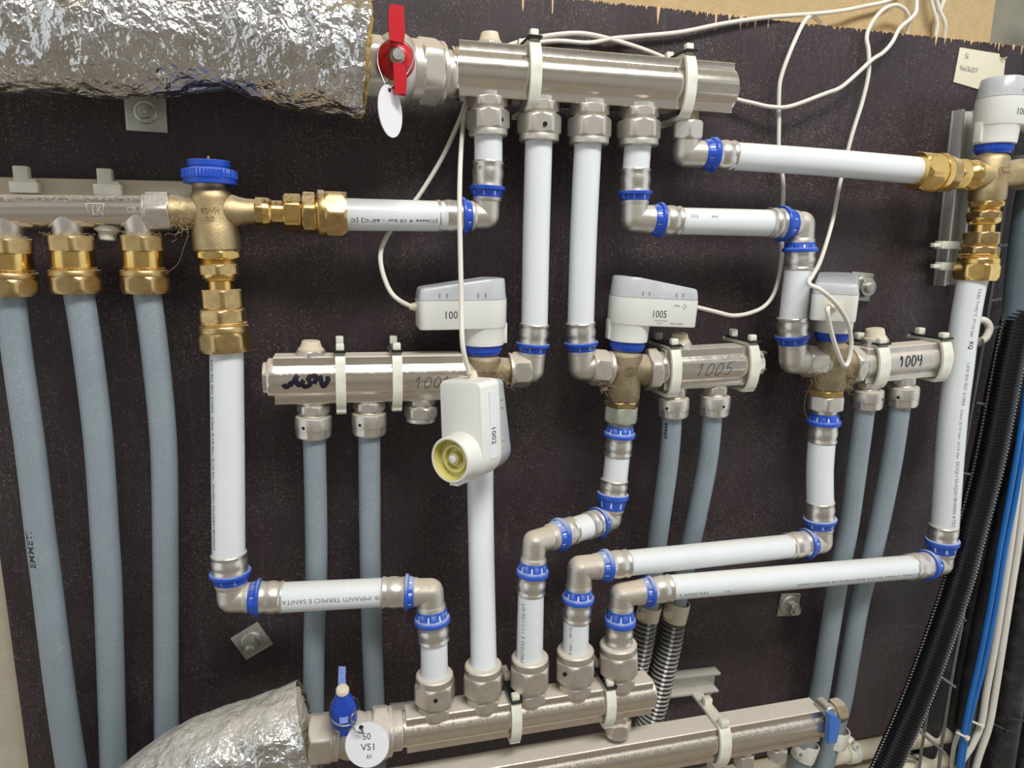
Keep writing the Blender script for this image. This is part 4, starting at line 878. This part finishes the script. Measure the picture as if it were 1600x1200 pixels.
build(MB().plate([hz + (e1 * math.cos(2 * math.pi * i / 16) + e2 * math.sin(2 * math.pi * i / 16)) * 3.6 * k for i in range(16)], nrm, .0002), 'tag_hole_shade', M_hole_shade, tg)  # no opening is cut: a dark disc paints the shade of the hole
loop([(565, 1138, HB + 44), (566, 1145, HB + 43), (556, 1142, HB + 40), (549, 1128, HB + 36), (551, 1116, HB + 34), (561, 1106, HB + 24), (556, 1092, HB + 8), (536, 1086, HB + 2), (518, 1097, HB + 10), (517, 1122, HB + 30), (532, 1134, HB + 38), (549, 1132, HB + 38), (552, 1128, HB + 40)], .0009, 'wire_loop', M_wire, tg)
# rail behind the lower manifold, screwed to the board
def u_rail(label, A, B, w_, m, screws):
    t = thing('mounting_rail', P(*A), label, 'rail', 'manifold mounting rails'); a, b = P(*A), P(*B); k = S(*B); d = (b - a).normalized(); n = Vector((0, -1, 0)); u = n.cross(d).normalized(); L = (b - a).length; c = (a + b) / 2
    h_ = A[2] * .001
    build(MB().box(Vector((c.x, -.002, c.z)), (d, n, u), (L, .003, w_ * k), .0004), 'web', m, t)
    for s_ in (-1, 1): build(MB().box(Vector((c.x, -h_ / 2 - .001, c.z)) + u * s_ * (w_ / 2 - 2) * k, (d, n, u), (L, h_, 4 * k), .0005), 'flange', m, t)
    for x, y in screws:
        wx = WAx(P(x, y, 3), (0, -1, 0), k); build(MB().sweep(wx, [(0, 6), (3, 6), (5, 3)], 16), 'screw', M_zinc, t)
u_rail('aluminium channel rail behind the lower manifold', (610, 1128, 14), (1124, 1066, 14), 34, M_alu, [(1107, 1081)])
u_rail('short aluminium rail end behind manifold 1005', (1010, 580, 10), (1198, 564, 10), 30, M_alu, [(1186, 556)])
def v_rail():
    t = thing('mounting_rail', P(1490, 440, 10), 'upright aluminium rail behind the right-hand bronze valve', 'rail', 'manifold mounting rails')
    a, b = P(1512, 172, 10), P(1482, 446, 10); d = (b - a).normalized(); u = Vector((0, -1, 0)).cross(d); L = (b - a).length; c = (a + b) / 2; k = S(1495, 300, 10)
    build(MB().box(Vector((c.x, -.002, c.z)), (d, Y, u), (L, .003, 36 * k), .0004), 'web', M_alu, t)
    for s_ in (-1, 1): build(MB().box(Vector((c.x, -.008, c.z)) + u * s_ * 15 * k, (d, Y, u), (L, .016, 5 * k), .0005), 'flange', M_alu, t)
    for y, lab in ((383, 'upper white lug on the upright rail'), (416, 'lower white lug on the upright rail')):
        t2 = thing('rail_clip', P(1476, y, 22), lab, 'clip', 'lugs on the upright rail'); k2 = S(1476, y, 24)
        build(MB().box(P(1480, y, 24), (X, Y, Z), (34 * k2, .012, 12 * k2), .001), 'lug', M_nylon, t2); build(MB().box(P(1464, y, 24), (X, Y, Z), (18 * k2, .006, 6 * k2), .0006), 'tongue', M_nylon, t2)
v_rail()
# lowest bar
R2, RAX = manifold('return_manifold', 'nickel manifold bar at the bottom edge ending in a small drain cock', (560, 1250, HB), (1272, 1124, HB), 30, M_chromed, cap=False)
build(MB().sweep(RAX, [(RAX.L - 1, 27), (RAX.L + 5, 28), (RAX.L + 6, 22), (RAX.L + 9, 20)], 36), 'end_ring', M_brass, R2)
clip('milky nylon clip on the lowest manifold bar', RAX, 545, 30, 18, tail=2.2, tie=False)
for x0, y0, x1, y1, lab in ((1163, 1164, 1162, 1196, 'nickel outlet nut under the lowest bar nearer the nylon clip'), (1216, 1156, 1213, 1184, 'nickel outlet nut under the lowest bar nearer the drain cock'), (1122, 1176, 1118, 1206, 'nickel outlet nut just right of the clip at the bottom edge'), (1045, 1186, 1042, 1216, 'nickel outlet nut left of the clip at the bottom edge')):
    fitting(lab, (x0, y0, HB), (x1, y1, HB), 13, 16, 1, M_nick, 'outlet nuts of the lowest bar')
dc = thing('drain_cock', P(1300, 1105, HB), 'small drain cock with blue lever at the end of the lowest bar', 'valve'); da = Ax((1274, 1118, HB), (1320, 1108, HB))
build(MB().sweep(da, [(0, 14), (6, 15), (24, 15), (28, 12)], 28), 'cock_body', M_zinc, dc); build(MB().hexa(da, 26, 42, 16, ch=2), 'end_nut', M_bronzed, dc)
o = P(1296, 1112, HB + 18); k = S(1296, 1112, HB + 18); lx = WAx(o + Y * .016, (0, -1, 0), k)
build(MB().sweep(lx, [(0, 10), (24, 10), (26, 8)], 20), 'spindle', M_zinc, dc)
build(MB().plate([o + X * a * k + Z * b * k - Y * .002 for a, b in ((-11, 6), (6, -2), (11, -8), (8, -46), (-6, -46), (-8, -12))], -Y, .008), 'lever', M_blul, dc, sm=20)
# ================================================================== actuators
def front_text(t, W, axes, k, items):
    """writing on the side of the housing that faces the room; (x, z) in mm along the housing"""
    ex, ey, ez = axes; s_ = 1 if ey.y < 0 else -1
    for txt, x, z, hh, wd_, mm, flip, yy in items:
        dirx = 1 if (ex.x * 1 > 0) == True else -1
        mp = lambda a, b: W(x + dirx * a, s_ * (22 - .5 * (x + dirx * a) / 58 + .3 * (z + b - 1.6) / 25.4 + .18), z + b)
        write(t, txt, mp, 0, 0, hh, width=wd_, mat=mm, flip=flip)
def place_actuator(label, ring_c, ex, ez, k=1.0, **kw):
    """ring_c: centre of the blue ring's lower face, on the valve axis"""
    ezv = Vector(ez).normalized(); o = P(*ring_c) + ezv * (.027 * k)
    return actuator(label, o, ex, ez, k, **kw)
A1, W1, x1, k1, n1 = place_actuator('white actuator numbered 100 whose number a cable partly covers', (756, 553, HM), (-1, .02, -.01), (-.02, 0, 1), .98); lock_ring(A1, n1)
front_text(A1, W1, x1, k1, [('1001', 41.5, 10.5, 7, 16, M_ink, 1, 20.9)])
A5, W5, x5, k5, n5 = place_actuator('white actuator numbered 1005 leaning above the middle manifold', (979, 547, HM), (1, .0, -.045), (.045, 0, 1), 1.0); lock_ring(A5, n5)
front_text(A5, W5, x5, k5, [('1005', 13, 9.0, 7, 16, M_ink, 1, 21.9), ('1/2 N/10 W/mm', 15.5, 5.2, 1.6, 15, M_inkl, 1, 21.9), ('5.5 mm', 18.5, 2.8, 1.6, 7, M_inkl, 1, 21.9), ('IP54', 36, 20, 2.2, 6, M_inkl, 1, 21.8), ('Made in Poland', 34, 2.8, 1.6, 14, M_ink, 1, 21.8)])
s5 = 1 if x5[1].y < 0 else -1
strokes(A5, [[(45, 20.6), (47.4, 23)], [(47.4, 23), (49.8, 20.6)], [(49.8, 20.6), (47.4, 18.2)], [(47.4, 18.2), (45, 20.6)]], lambda a, b: W5(a, s5 * 22.15, b), .35, M_inkl, 'printed_mark')
dirc = (CAMP - P(1298, 500, HM)); dirc.z = 0
A4, W4, x4, k4, n4 = place_actuator('white actuator seen end-on above manifold 1004', (1299, 532, HM), dirc.normalized() * 1.0 + X * -.03, (0, 0, 1), .99, gland=False); lock_ring(A4, n4)
gx = WAx(W4(63, 0, 15), x4[0], k4); gb = build(MB().box(W4(63.5, 0, 15), (x4[1], x4[0], x4[2]), (18 * k4, 2 * k4, 11 * k4), .0006), 'gland_seat', M_cream, A4)
build(MB().sweep(gx, [(0, 3.4), (3, 3.2), (7, 2.4)], 16), 'cable_gland', M_cream, A4)
AR, WR, xr_, kr, nr = place_actuator('white actuator cut off by the right edge of the picture', (1551, 241, HM), (1, .03, 0), (.0, 0, 1), 1.05, gland=False); lock_ring(AR, nr)
front_text(AR, WR, xr_, kr, [('1003', -3.5, 9, 6.4, 16, M_ink, 1, 21.9)])
exh = Vector((-.03, .06, 1.0)); ezh = Vector((.70, .68, .16))
oh = P(722, 712, 122)
AH, WH, xh, kh, nh = actuator('loose white actuator numbered 1002 hanging upside down on its cable', oh, exh, ezh, 1.03, hollow=True)
# open neck of the hanging one: yellowed socket
so = build(MB().sweep(nh, [(18.3, 17.7), (18.3, 17.2), (9, 16.4), (8, 12.6), (8.6, 12.4), (12, 12), (12, 9.8), (7.5, 9.4), (7.5, 2)], 40, (False, True)), 'socket', M_yel, AH)
build(MB().sweep(nh, [(7, 5.4), (13.5, 5), (13.5, 3.8), (10, 3.6)], 28), 'socket_ring', M_yel, so)
build(MB().sweep(nh, [(9, 3.6), (14.6, 3.4), (15, 2.6)], 20), 'plunger', M_tag, so)
sh = 1 if xh[1].y < 0 else -1
build(MB().box(WH(26, sh * 22.15, 16), (xh[0], xh[2], xh[1]), (58 * kh, 9 * kh, .4 * kh), 0), 'label_strip', M_tag, AH)
write(AH, '1002', lambda a, b: WH(25 - a, sh * 22.6, 13.2 + b), 0, 0, 6.2, width=16, mat=M_ink)
# ================================================================== white cables
cable('control_cable', [W1(69, 0, 20), (622, 468, 56), (608, 452, 52), (597, 422, 48), (595, 395, 44), (605, 368, 36), (628, 338, 26), (655, 305, 20), (690, 248, 20), (718, 188, 20), (732, 150, 18), (755, 105, 14), (785, 76, 12), (830, 61, 10), (880, 53, 9), (916, 53, 8), (960, 63, 8), (1010, 79, 8), (1052, 98, 9), (1095, 128, 10), (1142, 152, 12), (1180, 162, 15), (1205, 167, 18), (1235, 166, 20), (1290, 146, 20), (1313, 137, 20), (1336, 118, 20), (1362, 94, 18), (1380, 82, 14), (1394, 66, 10), (1406, 44, 5), (1428, 24, -1), (1432, 5, -6), (1431, -60, -10), (1434, -200, -10)], .0022, 'white cable looping from the left actuator and crossing the board to the top right')
cable('control_cable', [WH(69, 0, 15), (723, 540, 114), (721, 470, 102), (719, 380, 92), (718, 310, 82), (720, 240, 50), (726, 180, 22), (736, 150, 18), (762, 106, 12), (792, 82, 12), (830, 69, 10), (870, 64, 9), (920, 67, 8), (960, 60, 8), (1005, 56, 7), (1065, 50, 7), (1130, 37, 6), (1200, 27, 4), (1290, 20, -2), (1345, 11, -8), (1400, -6, -10), (1422, -60, -10), (1426, -200, -10)], .0022, 'white cable from the hanging actuator that runs along the top edge of the board')
cable('control_cable', [W5(69, 0, 20), (1118, 487, 55), (1145, 493, 52), (1172, 489, 46), (1196, 477, 38), (1212, 452, 30), (1221, 405, 22), (1221, 350, 16), (1224, 290, 14), (1217, 240, 13), (1217, 190, 12), (1217, 150, 12), (1220, 122, 12), (1234, 82, 12), (1252, 42, 7), (1262, 28, 1), (1272, 27, -6), (1290, 44, -14)], .0022, 'white cable from the actuator marked 1005 up behind the pipes to the board top')
e4 = W4(70, 0, 15)
def cable_w(label, pts, r=.0022):
    ps = cat_rom([q if isinstance(q, Vector) else P(*q) for q in pts], 8); o = build(MB().tube(ps, r, 10), 'control_cable', M_cable, None, sm=60); tag(o, label, 'cable', 'white actuator cables')
cable_w('white cable looping down from the end-on actuator and up to the board top', [e4, (1293, 482, 128), (1298, 515, 124), (1308, 548, 118), (1318, 570, 112), (1325, 566, 108), (1330, 540, 108), (1327, 512, 112), (1316, 488, 122), (1300, 468, 130), (1282, 453, 132), (1264, 443, 124), (1270, 430, 104), (1280, 412, 70), (1291, 380, 36), (1302, 340, 20), (1312, 288, 14), (1330, 215, 13), (1347, 160, 13), (1357, 115, 13), (1357, 80, 11), (1354, 58, 8), (1362, 36, 4), (1380, 15, 2), (1400, 8, -1), (1416, 18, -4), (1420, 38, -8), (1414, 60, -12)])
for pts, lab in (([(1450, -200, -8), (1452, -40, -8), (1456, 5, -8), (1464, 35, -8), (1462, 55, -9), (1460, 80, -11)], 'left one of the short white cables dropping behind the board top'), ([(1458, -200, -5), (1460, -30, -5), (1466, 10, -5), (1476, 35, -5), (1476, 50, -7), (1472, 75, -11)], 'middle one of the short white cables dropping behind the board top'), ([(1482, -200, -9), (1480, -30, -9), (1472, 8, -10), (1464, 28, -12), (1462, 50, -13)], 'right one of the short white cables dropping behind the board top')):
    cable('control_cable', pts, .0022, lab)
# ================================================================== notes and fixings
nt2 = thing('paper_note', P(1530, 105, 0), 'cream paper note with pencil numbers at the top right of the board', 'note')
q = [P(1500, 74, 1), P(1562, 84, 1), P(1562, 89, 1), P(1571, 93, 1), P(1565, 150, 1), P(1490, 128, 1)]
build(MB().plate(q, Y, .0006), 'sheet', M_paper, nt2, sm=0)
build(MB().plate([P(1561, 92, 1), P(1575, 88, 7), P(1571, 94, 4), P(1564, 96, 1.2)], Y, .0004), 'curled_corner', M_paper, nt2, sm=0)
o = P(1504, 92, 1.2); e1 = (P(1562, 104, 1.2) - o).normalized() * S(1530, 100); e2 = (P(1508, 76, 1.2) - o).normalized() * S(1530, 100)
mp = on_plane(o, e1, e2, -Y, .0002); strokes(nt2, hand('Sb', 2, 2, 4, 7, gap=1.1), mp, .7, M_pencil); strokes(nt2, hand('46606007', -2, -16, 3.6, 7, gap=1.22), mp, .7, M_pencil)
screw_plate('zinc bolt plate below the upper foil insulation', (229, 177, 0), 60, 57, -1, 10)
screw_plate('tilted zinc bolt plate below the lower left press elbow', (394, 1000, 0), 48, 46, 28, 11)
screw_plate('zinc bolt plate under the lower long pipes', (1231, 944, 0), 36, 38, -6, 9)
screw_plate('zinc bolt plate behind the end-on actuator', (1343, 448, 0), 40, 44, -4, 13)
# ================================================================== ribbed conduits
def conduit(label, pts, r, m, stripes, pitch, n=60, group='ribbed conduits'):
    ps = cat_rom([P(*q) for q in pts], 40); rad = r * sum(S(*q) for q in pts) / len(pts)
    cum = [0]
    for i in range(1, len(ps)): cum.append(cum[-1] + (ps[i] - ps[i - 1]).length)
    N = int(cum[-1] / (pitch * .25)); c = []; j = 0
    for i in range(N + 1):
        s = cum[-1] * i / N
        while j < len(ps) - 2 and cum[j + 1] < s: j += 1
        c.append(ps[j] + (ps[j + 1] - ps[j]) * ((s - cum[j]) / max(1e-9, cum[j + 1] - cum[j])))
    rr = [rad * (1 if i % 4 in (0, 1) else .90) for i in range(N + 1)]
    t = thing('ribbed_conduit', c[-1], label, 'conduit', group); seg = 48
    mb = MB(); mb2 = MB().tube(c, rr, seg, (True, True))
    st = set(stripes); k = 0
    for f in range(len(mb2.f)):
        if len(mb2.f[f]) == 4 and (mb2.f[f][0] % seg) in st and (mb2.f[f][0] // seg) % 4 in (0, 1, 3): mb2.m[f] = 1
    build(mb2, 'ribbed_wall', [m, M_stripe], t, sm=25); return t
conduit('large black ribbed conduit with white edge stripes slanting down at right', [(1593, 486, 45), (1575, 570, 48), (1556, 670, 52), (1540, 745, 55), (1515, 840, 62), (1498, 905, 64), (1466, 1000, 66), (1428, 1100, 68), (1384, 1200, 68), (1345, 1285, 68)], 21, M_cond, (3, 33), .0042)
conduit('left one of two small grey ribbed conduits behind the lower fittings', [(1009, 966, 26), (1002, 1010, 26), (993, 1050, 26), (978, 1105, 26)], 18.5, M_condg, (46, 47), .0056)
conduit('right one of two small grey ribbed conduits behind the lower fittings', [(1052, 972, 26), (1045, 1010, 26), (1036, 1050, 26), (1027, 1090, 26), (1018, 1120, 26), (1004, 1152, 26)], 19, M_condg, (44, 45), .0056)
def pipe_clamp(label, A, B, r, m, ear, group='plastic pipe clamps'):
    ax = Ax(A, B); t = thing('pipe_clamp', ax.p(ax.L / 2), label, 'clamp', group)
    build(MB().sweep(ax, [(0, r * .86), (0, r * .98), (1.5, r), (ax.L - 1.5, r), (ax.L, r * .98), (ax.L, r * .86)], 32, (False, False)), 'band', m, t)
    c = ax.p(ax.L * .5) + (ax.u * .55 + ax.v * ear) * r * ax.rs * 1.05; d = (ax.u * .9 + ax.v * ear * .3).normalized()
    wx = WAx(c - d * .006, d, ax.rs); e = build(MB().sweep(wx, [(0, r * .36), (r * .5, r * .36), (r * .6, r * .3)], 20), 'screw_ear', m, t)
    build(MB().sweep(wx, [(r * .5, r * .17), (r * .64, r * .17)], 14), 'screw', M_zinc, e)
pipe_clamp('beige clamp above the left small ribbed conduit', (1016, 945, 27), (1011, 967, 26), 18, M_cream, -1.)
pipe_clamp('beige clamp above the right small ribbed conduit', (1060, 940, 27), (1053, 968, 26), 19, M_cream, -1.)
pipe_clamp('white clamp round the left slanting grey pipe near the drain cock', (1263, 1160, 24), (1253, 1184, 24), 18, M_nylon, -1.)
pipe_clamp('white clamp round the right slanting grey pipe below the blue lever', (1310, 1138, 25), (1302, 1162, 24), 18, M_nylon, 1.)
t = thing('pipe_clamp', P(1532, 525, 20), 'white plastic clamp beside the lettered right-hand pipe', 'clamp', 'plastic pipe clamps')
build(MB().tube(cat_rom([P(1522, 500, 20), P(1538, 501, 24), P(1546, 512, 26), P(1540, 528, 26), P(1528, 536, 22)], 8), .0045, 14), 'band', M_nylon, t)
sw = WAx(P(1527, 534, 24), (0, -1, 0), S(1527, 534, 24)); build(MB().sweep(sw, [(0, 7), (6, 7), (7, 5)], 18), 'screw', M_zinc, t)
# ================================================================== right edge: wire tray, cables
tr = thing('wire_tray', P(1500, 900, 6), 'galvanised wire cable tray running down the right side', 'cable tray')
def rod(pts, r=.0019, nm='side_wire'):
    build(MB().tube(cat_rom([P(*q) for q in pts], 6), r, 10), nm, M_wire, tr, sm=60)
rod([(1592, 160, 10), (1551, 445, 10), (1506, 709, 10), (1476, 872, 10)])
rod([(1522, 800, 30), (1506, 950, 30), (1490, 1040, 30), (1476, 1130, 30), (1464, 1220, 30)], .0024)
rod([(1463, 1030, 18), (1449, 1110, 18), (1433, 1220, 18)], .0022)
for a, b in (((1560, 384, 10), (1582, 382, 10)), ((1546, 470, 10), (1580, 463, 10)), ((1550, 512, 12), (1562, 511, 12)), ((1524, 629, 10), (1542, 632, 10)), ((1503, 738, 10), (1522, 743, 10)), ((1460, 1050, 30), (1492, 1073, 32)), ((1425, 1132, 30), (1476, 1176, 32)), ((1500, 962, 30), (1509, 970, 34)), ((1412, 1175, 14), (1436, 1188, 14))):
    rod([a, ((a[0] + b[0]) / 2, (a[1] + b[1]) / 2, a[2]), b], .0021, 'cross_wire')
BC = 'black cables in the tray'
def bcab(label, pts, r): pipe('black_cable', pts, r, M_black, label, 'cable', BC, seg=20, n=8)
bcab('black cable close behind the right-hand white pipe', [(1722, -160, -4), (1634, 260, -4), (1594, 450, -4), (1547, 680, -4), (1509, 860, -4), (1470, 1050, -4), (1436, 1230, -4)], [15] * 7)
bcab('black cable between the white pipe and the large conduit', [(1740, -160, -4), (1650, 260, -4), (1614, 450, -4), (1574, 680, -4), (1540, 860, -4), (1502, 1050, -4), (1470, 1230, -4)], [17] * 7)
bcab('thick black cable behind the large ribbed conduit', [(1785, -160, -2), (1690, 260, -2), (1652, 450, -2), (1612, 680, -2), (1576, 860, -2), (1536, 1050, -2), (1506, 1230, -2)], [19, 19, 19, 19, 18, 17, 17])
bcab('ridged black cable left of the blue cables', [(1612, 640, 14), (1580, 760, 14), (1550, 900, 16), (1518, 1060, 18), (1494, 1230, 18)], [13] * 5)
bcab('black cable right of the white cables', [(1770, -100, 2), (1700, 350, 2), (1652, 640, 2), (1628, 800, 2), (1604, 930, 2), (1578, 1080, 2), (1554, 1230, 2)], [21] * 7)
bcab('thick black cable near the right edge', [(1830, -100, 2), (1765, 350, 2), (1706, 700, 2), (1672, 860, 2), (1646, 1000, 2), (1622, 1120, 2), (1598, 1230, 2)], [22] * 7)
bcab('black cable at the far right edge', [(1890, -100, 2), (1820, 350, 2), (1735, 800, 2), (1700, 960, 2), (1672, 1100, 2), (1644, 1230, 2)], [21] * 6)
WC = 'cables strapped beside the tray'
cable('power_cable', [(1655, 150, 40), (1630, 400, 40), (1604, 600, 40), (1590, 700, 40), (1576, 780, 40), (1561, 860, 40), (1546, 950, 40), (1528, 1040, 40), (1514, 1100, 40), (1503, 1160, 38), (1494, 1230, 36)], .0034, 'left one of the two blue cables', M_bcab, group='blue cables', cat='cable')
cable('power_cable', [(1664, 150, 38), (1639, 400, 38), (1612, 600, 38), (1599, 700, 38), (1586, 780, 38), (1570, 860, 38), (1555, 950, 38), (1537, 1040, 38), (1521, 1100, 38), (1508, 1160, 36), (1499, 1230, 36)], .0034, 'right one of the two blue cables', M_bcab, group='blue cables', cat='cable')
cable('power_cable', [(1660, 100, 30), (1636, 300, 30), (1612, 500, 30), (1600, 640, 30), (1592, 740, 30), (1580, 840, 30), (1568, 920, 30), (1554, 1010, 30), (1541, 1080, 30), (1533, 1130, 30), (1518, 1165, 30), (1502, 1190, 28), (1490, 1225, 26)], .0046, 'white cable beside the blue pair that bends in at the bottom', group='white tray cables')
cable('power_cable', [(1674, 100, 28), (1648, 300, 28), (1622, 500, 28), (1612, 640, 28), (1603, 740, 28), (1592, 840, 28), (1580, 920, 28), (1566, 1010, 28), (1555, 1080, 28), (1545, 1135, 28), (1530, 1180, 26), (1515, 1230, 24)], .0046, 'outer white cable beside the black cables', group='white tray cables')
cable('power_cable', [(1500, 1140, 20), (1490, 1170, 20), (1486, 1225, 20)], .003, 'short white cable end at the bottom beside the wire tray', group='white tray cables')
for x, y, lab in ((1527, 1130, 'clear tie round the white cable at the bottom'), (1504, 1150, 'clear tie round the blue cables')):
    pass
def tie(label, a, b, m, r=.0016):
    t = thing('cable_tie', P(*a), label, 'cable tie', 'cable ties'); build(MB().tube(cat_rom([P(*a), P((a[0] + b[0]) / 2, (a[1] + b[1]) / 2, a[2] + 3), P(*b)], 6), r, 8), 'strap', m, t)
    k = S(*b); build(MB().box(P(*b), (X, Y, Z), (.006, .005, .006), .001), 'lock', m, t)
tie('clear plastic tie round the white tray cables', (1512, 1124, 36), (1534, 1134, 37), M_nylon); tie('clear plastic tie round the blue cables', (1494, 1144, 44), (1511, 1153, 45), M_nylon)
tie('black tie round the thick black cables', (1534, 1122, 18), (1572, 1141, 22), M_tie); tie('black tie at the right edge round the outer black cables', (1574, 1122, 24), (1602, 1126, 26), M_tie)
gp = pipe('grey_pipe', [(1672, -40, 40), (1618, 250, 40), (1602, 340, 40), (1592, 430, 42), (1586, 500, 44)], [17, 17.5, 18, 18.5, 18.5], M_dpex, 'dark grey pipe at the right edge going into the large ribbed conduit', group=GG)
# behind the lower right: buff pipe along the wall below the board
pipe('buff_pipe', [(1130, 1212, -2), (1250, 1190, -2), (1400, 1160, -2), (1520, 1138, -2)], [15, 15, 14, 14], M_cream, 'cream coloured pipe along the wall below the board', group='pipes below the board')
pipe_clamp('pale clamp round the cream pipe below the board', (1320, 1176, -2), (1336, 1173, -2), 17, M_nylon, 1.)
pipe('buff_pipe', [(1060, 1262, 2), (1250, 1228, 2), (1400, 1200, 2), (1480, 1184, 2)], [15, 15, 14, 14], M_cream, 'second cream pipe below the first at the bottom edge', group='pipes below the board')

# ================================================================== lint caught on the fittings
def lint(parent, C, rx, ry, n, ln, seed, m=None):
    rr_ = random.Random(seed); mb = MB(); k = S(*C)
    for i in range(n):
        a = rr_.uniform(0, 6.28); q = rr_.random() ** .5; b0 = P(C[0] + math.cos(a) * rx * q, C[1] + math.sin(a) * ry * q, C[2] + rr_.uniform(-4, 4))
        d = Vector((rr_.uniform(-1, 1), rr_.uniform(-.8, .2), rr_.uniform(-1, .6))) * ln * rr_.uniform(.5, 1.2) * k; e = Vector((rr_.uniform(-1, 1), rr_.uniform(-1, 0), rr_.uniform(-1, 1))) * ln * .4 * k
        mb.tube(cat_rom([b0, b0 + d * .35 + e, b0 + d * .7 - e * .5, b0 + d], 3), .00011, 4)
    o = build(mb, 'lint', m or M_lint, parent, sm=0); o['kind'] = 'stuff'
lint(vt, (285, 340, 78), 14, 24, 60, 16, 1); lint(v1, (782, 585, 74), 12, 26, 60, 16, 2); lint(v4, (1322, 585, 76), 12, 22, 50, 18, 3); lint(v4, (1280, 590, 76), 12, 18, 16, 18, 6); lint(v5, (945, 600, 74), 10, 12, 14, 14, 4)
def hair(parent, pts): build(MB().tube(cat_rom([P(*q) for q in pts], 8), .00013, 4), 'hair', M_lint, parent, sm=0)
hair(vt, [(291, 345, 80), (294, 365, 82), (286, 390, 80), (278, 412, 78), (264, 424, 76), (258, 428, 74)])
hair(v4, [(1268, 600, 78), (1259, 620, 76), (1257, 640, 74), (1262, 655, 74)])
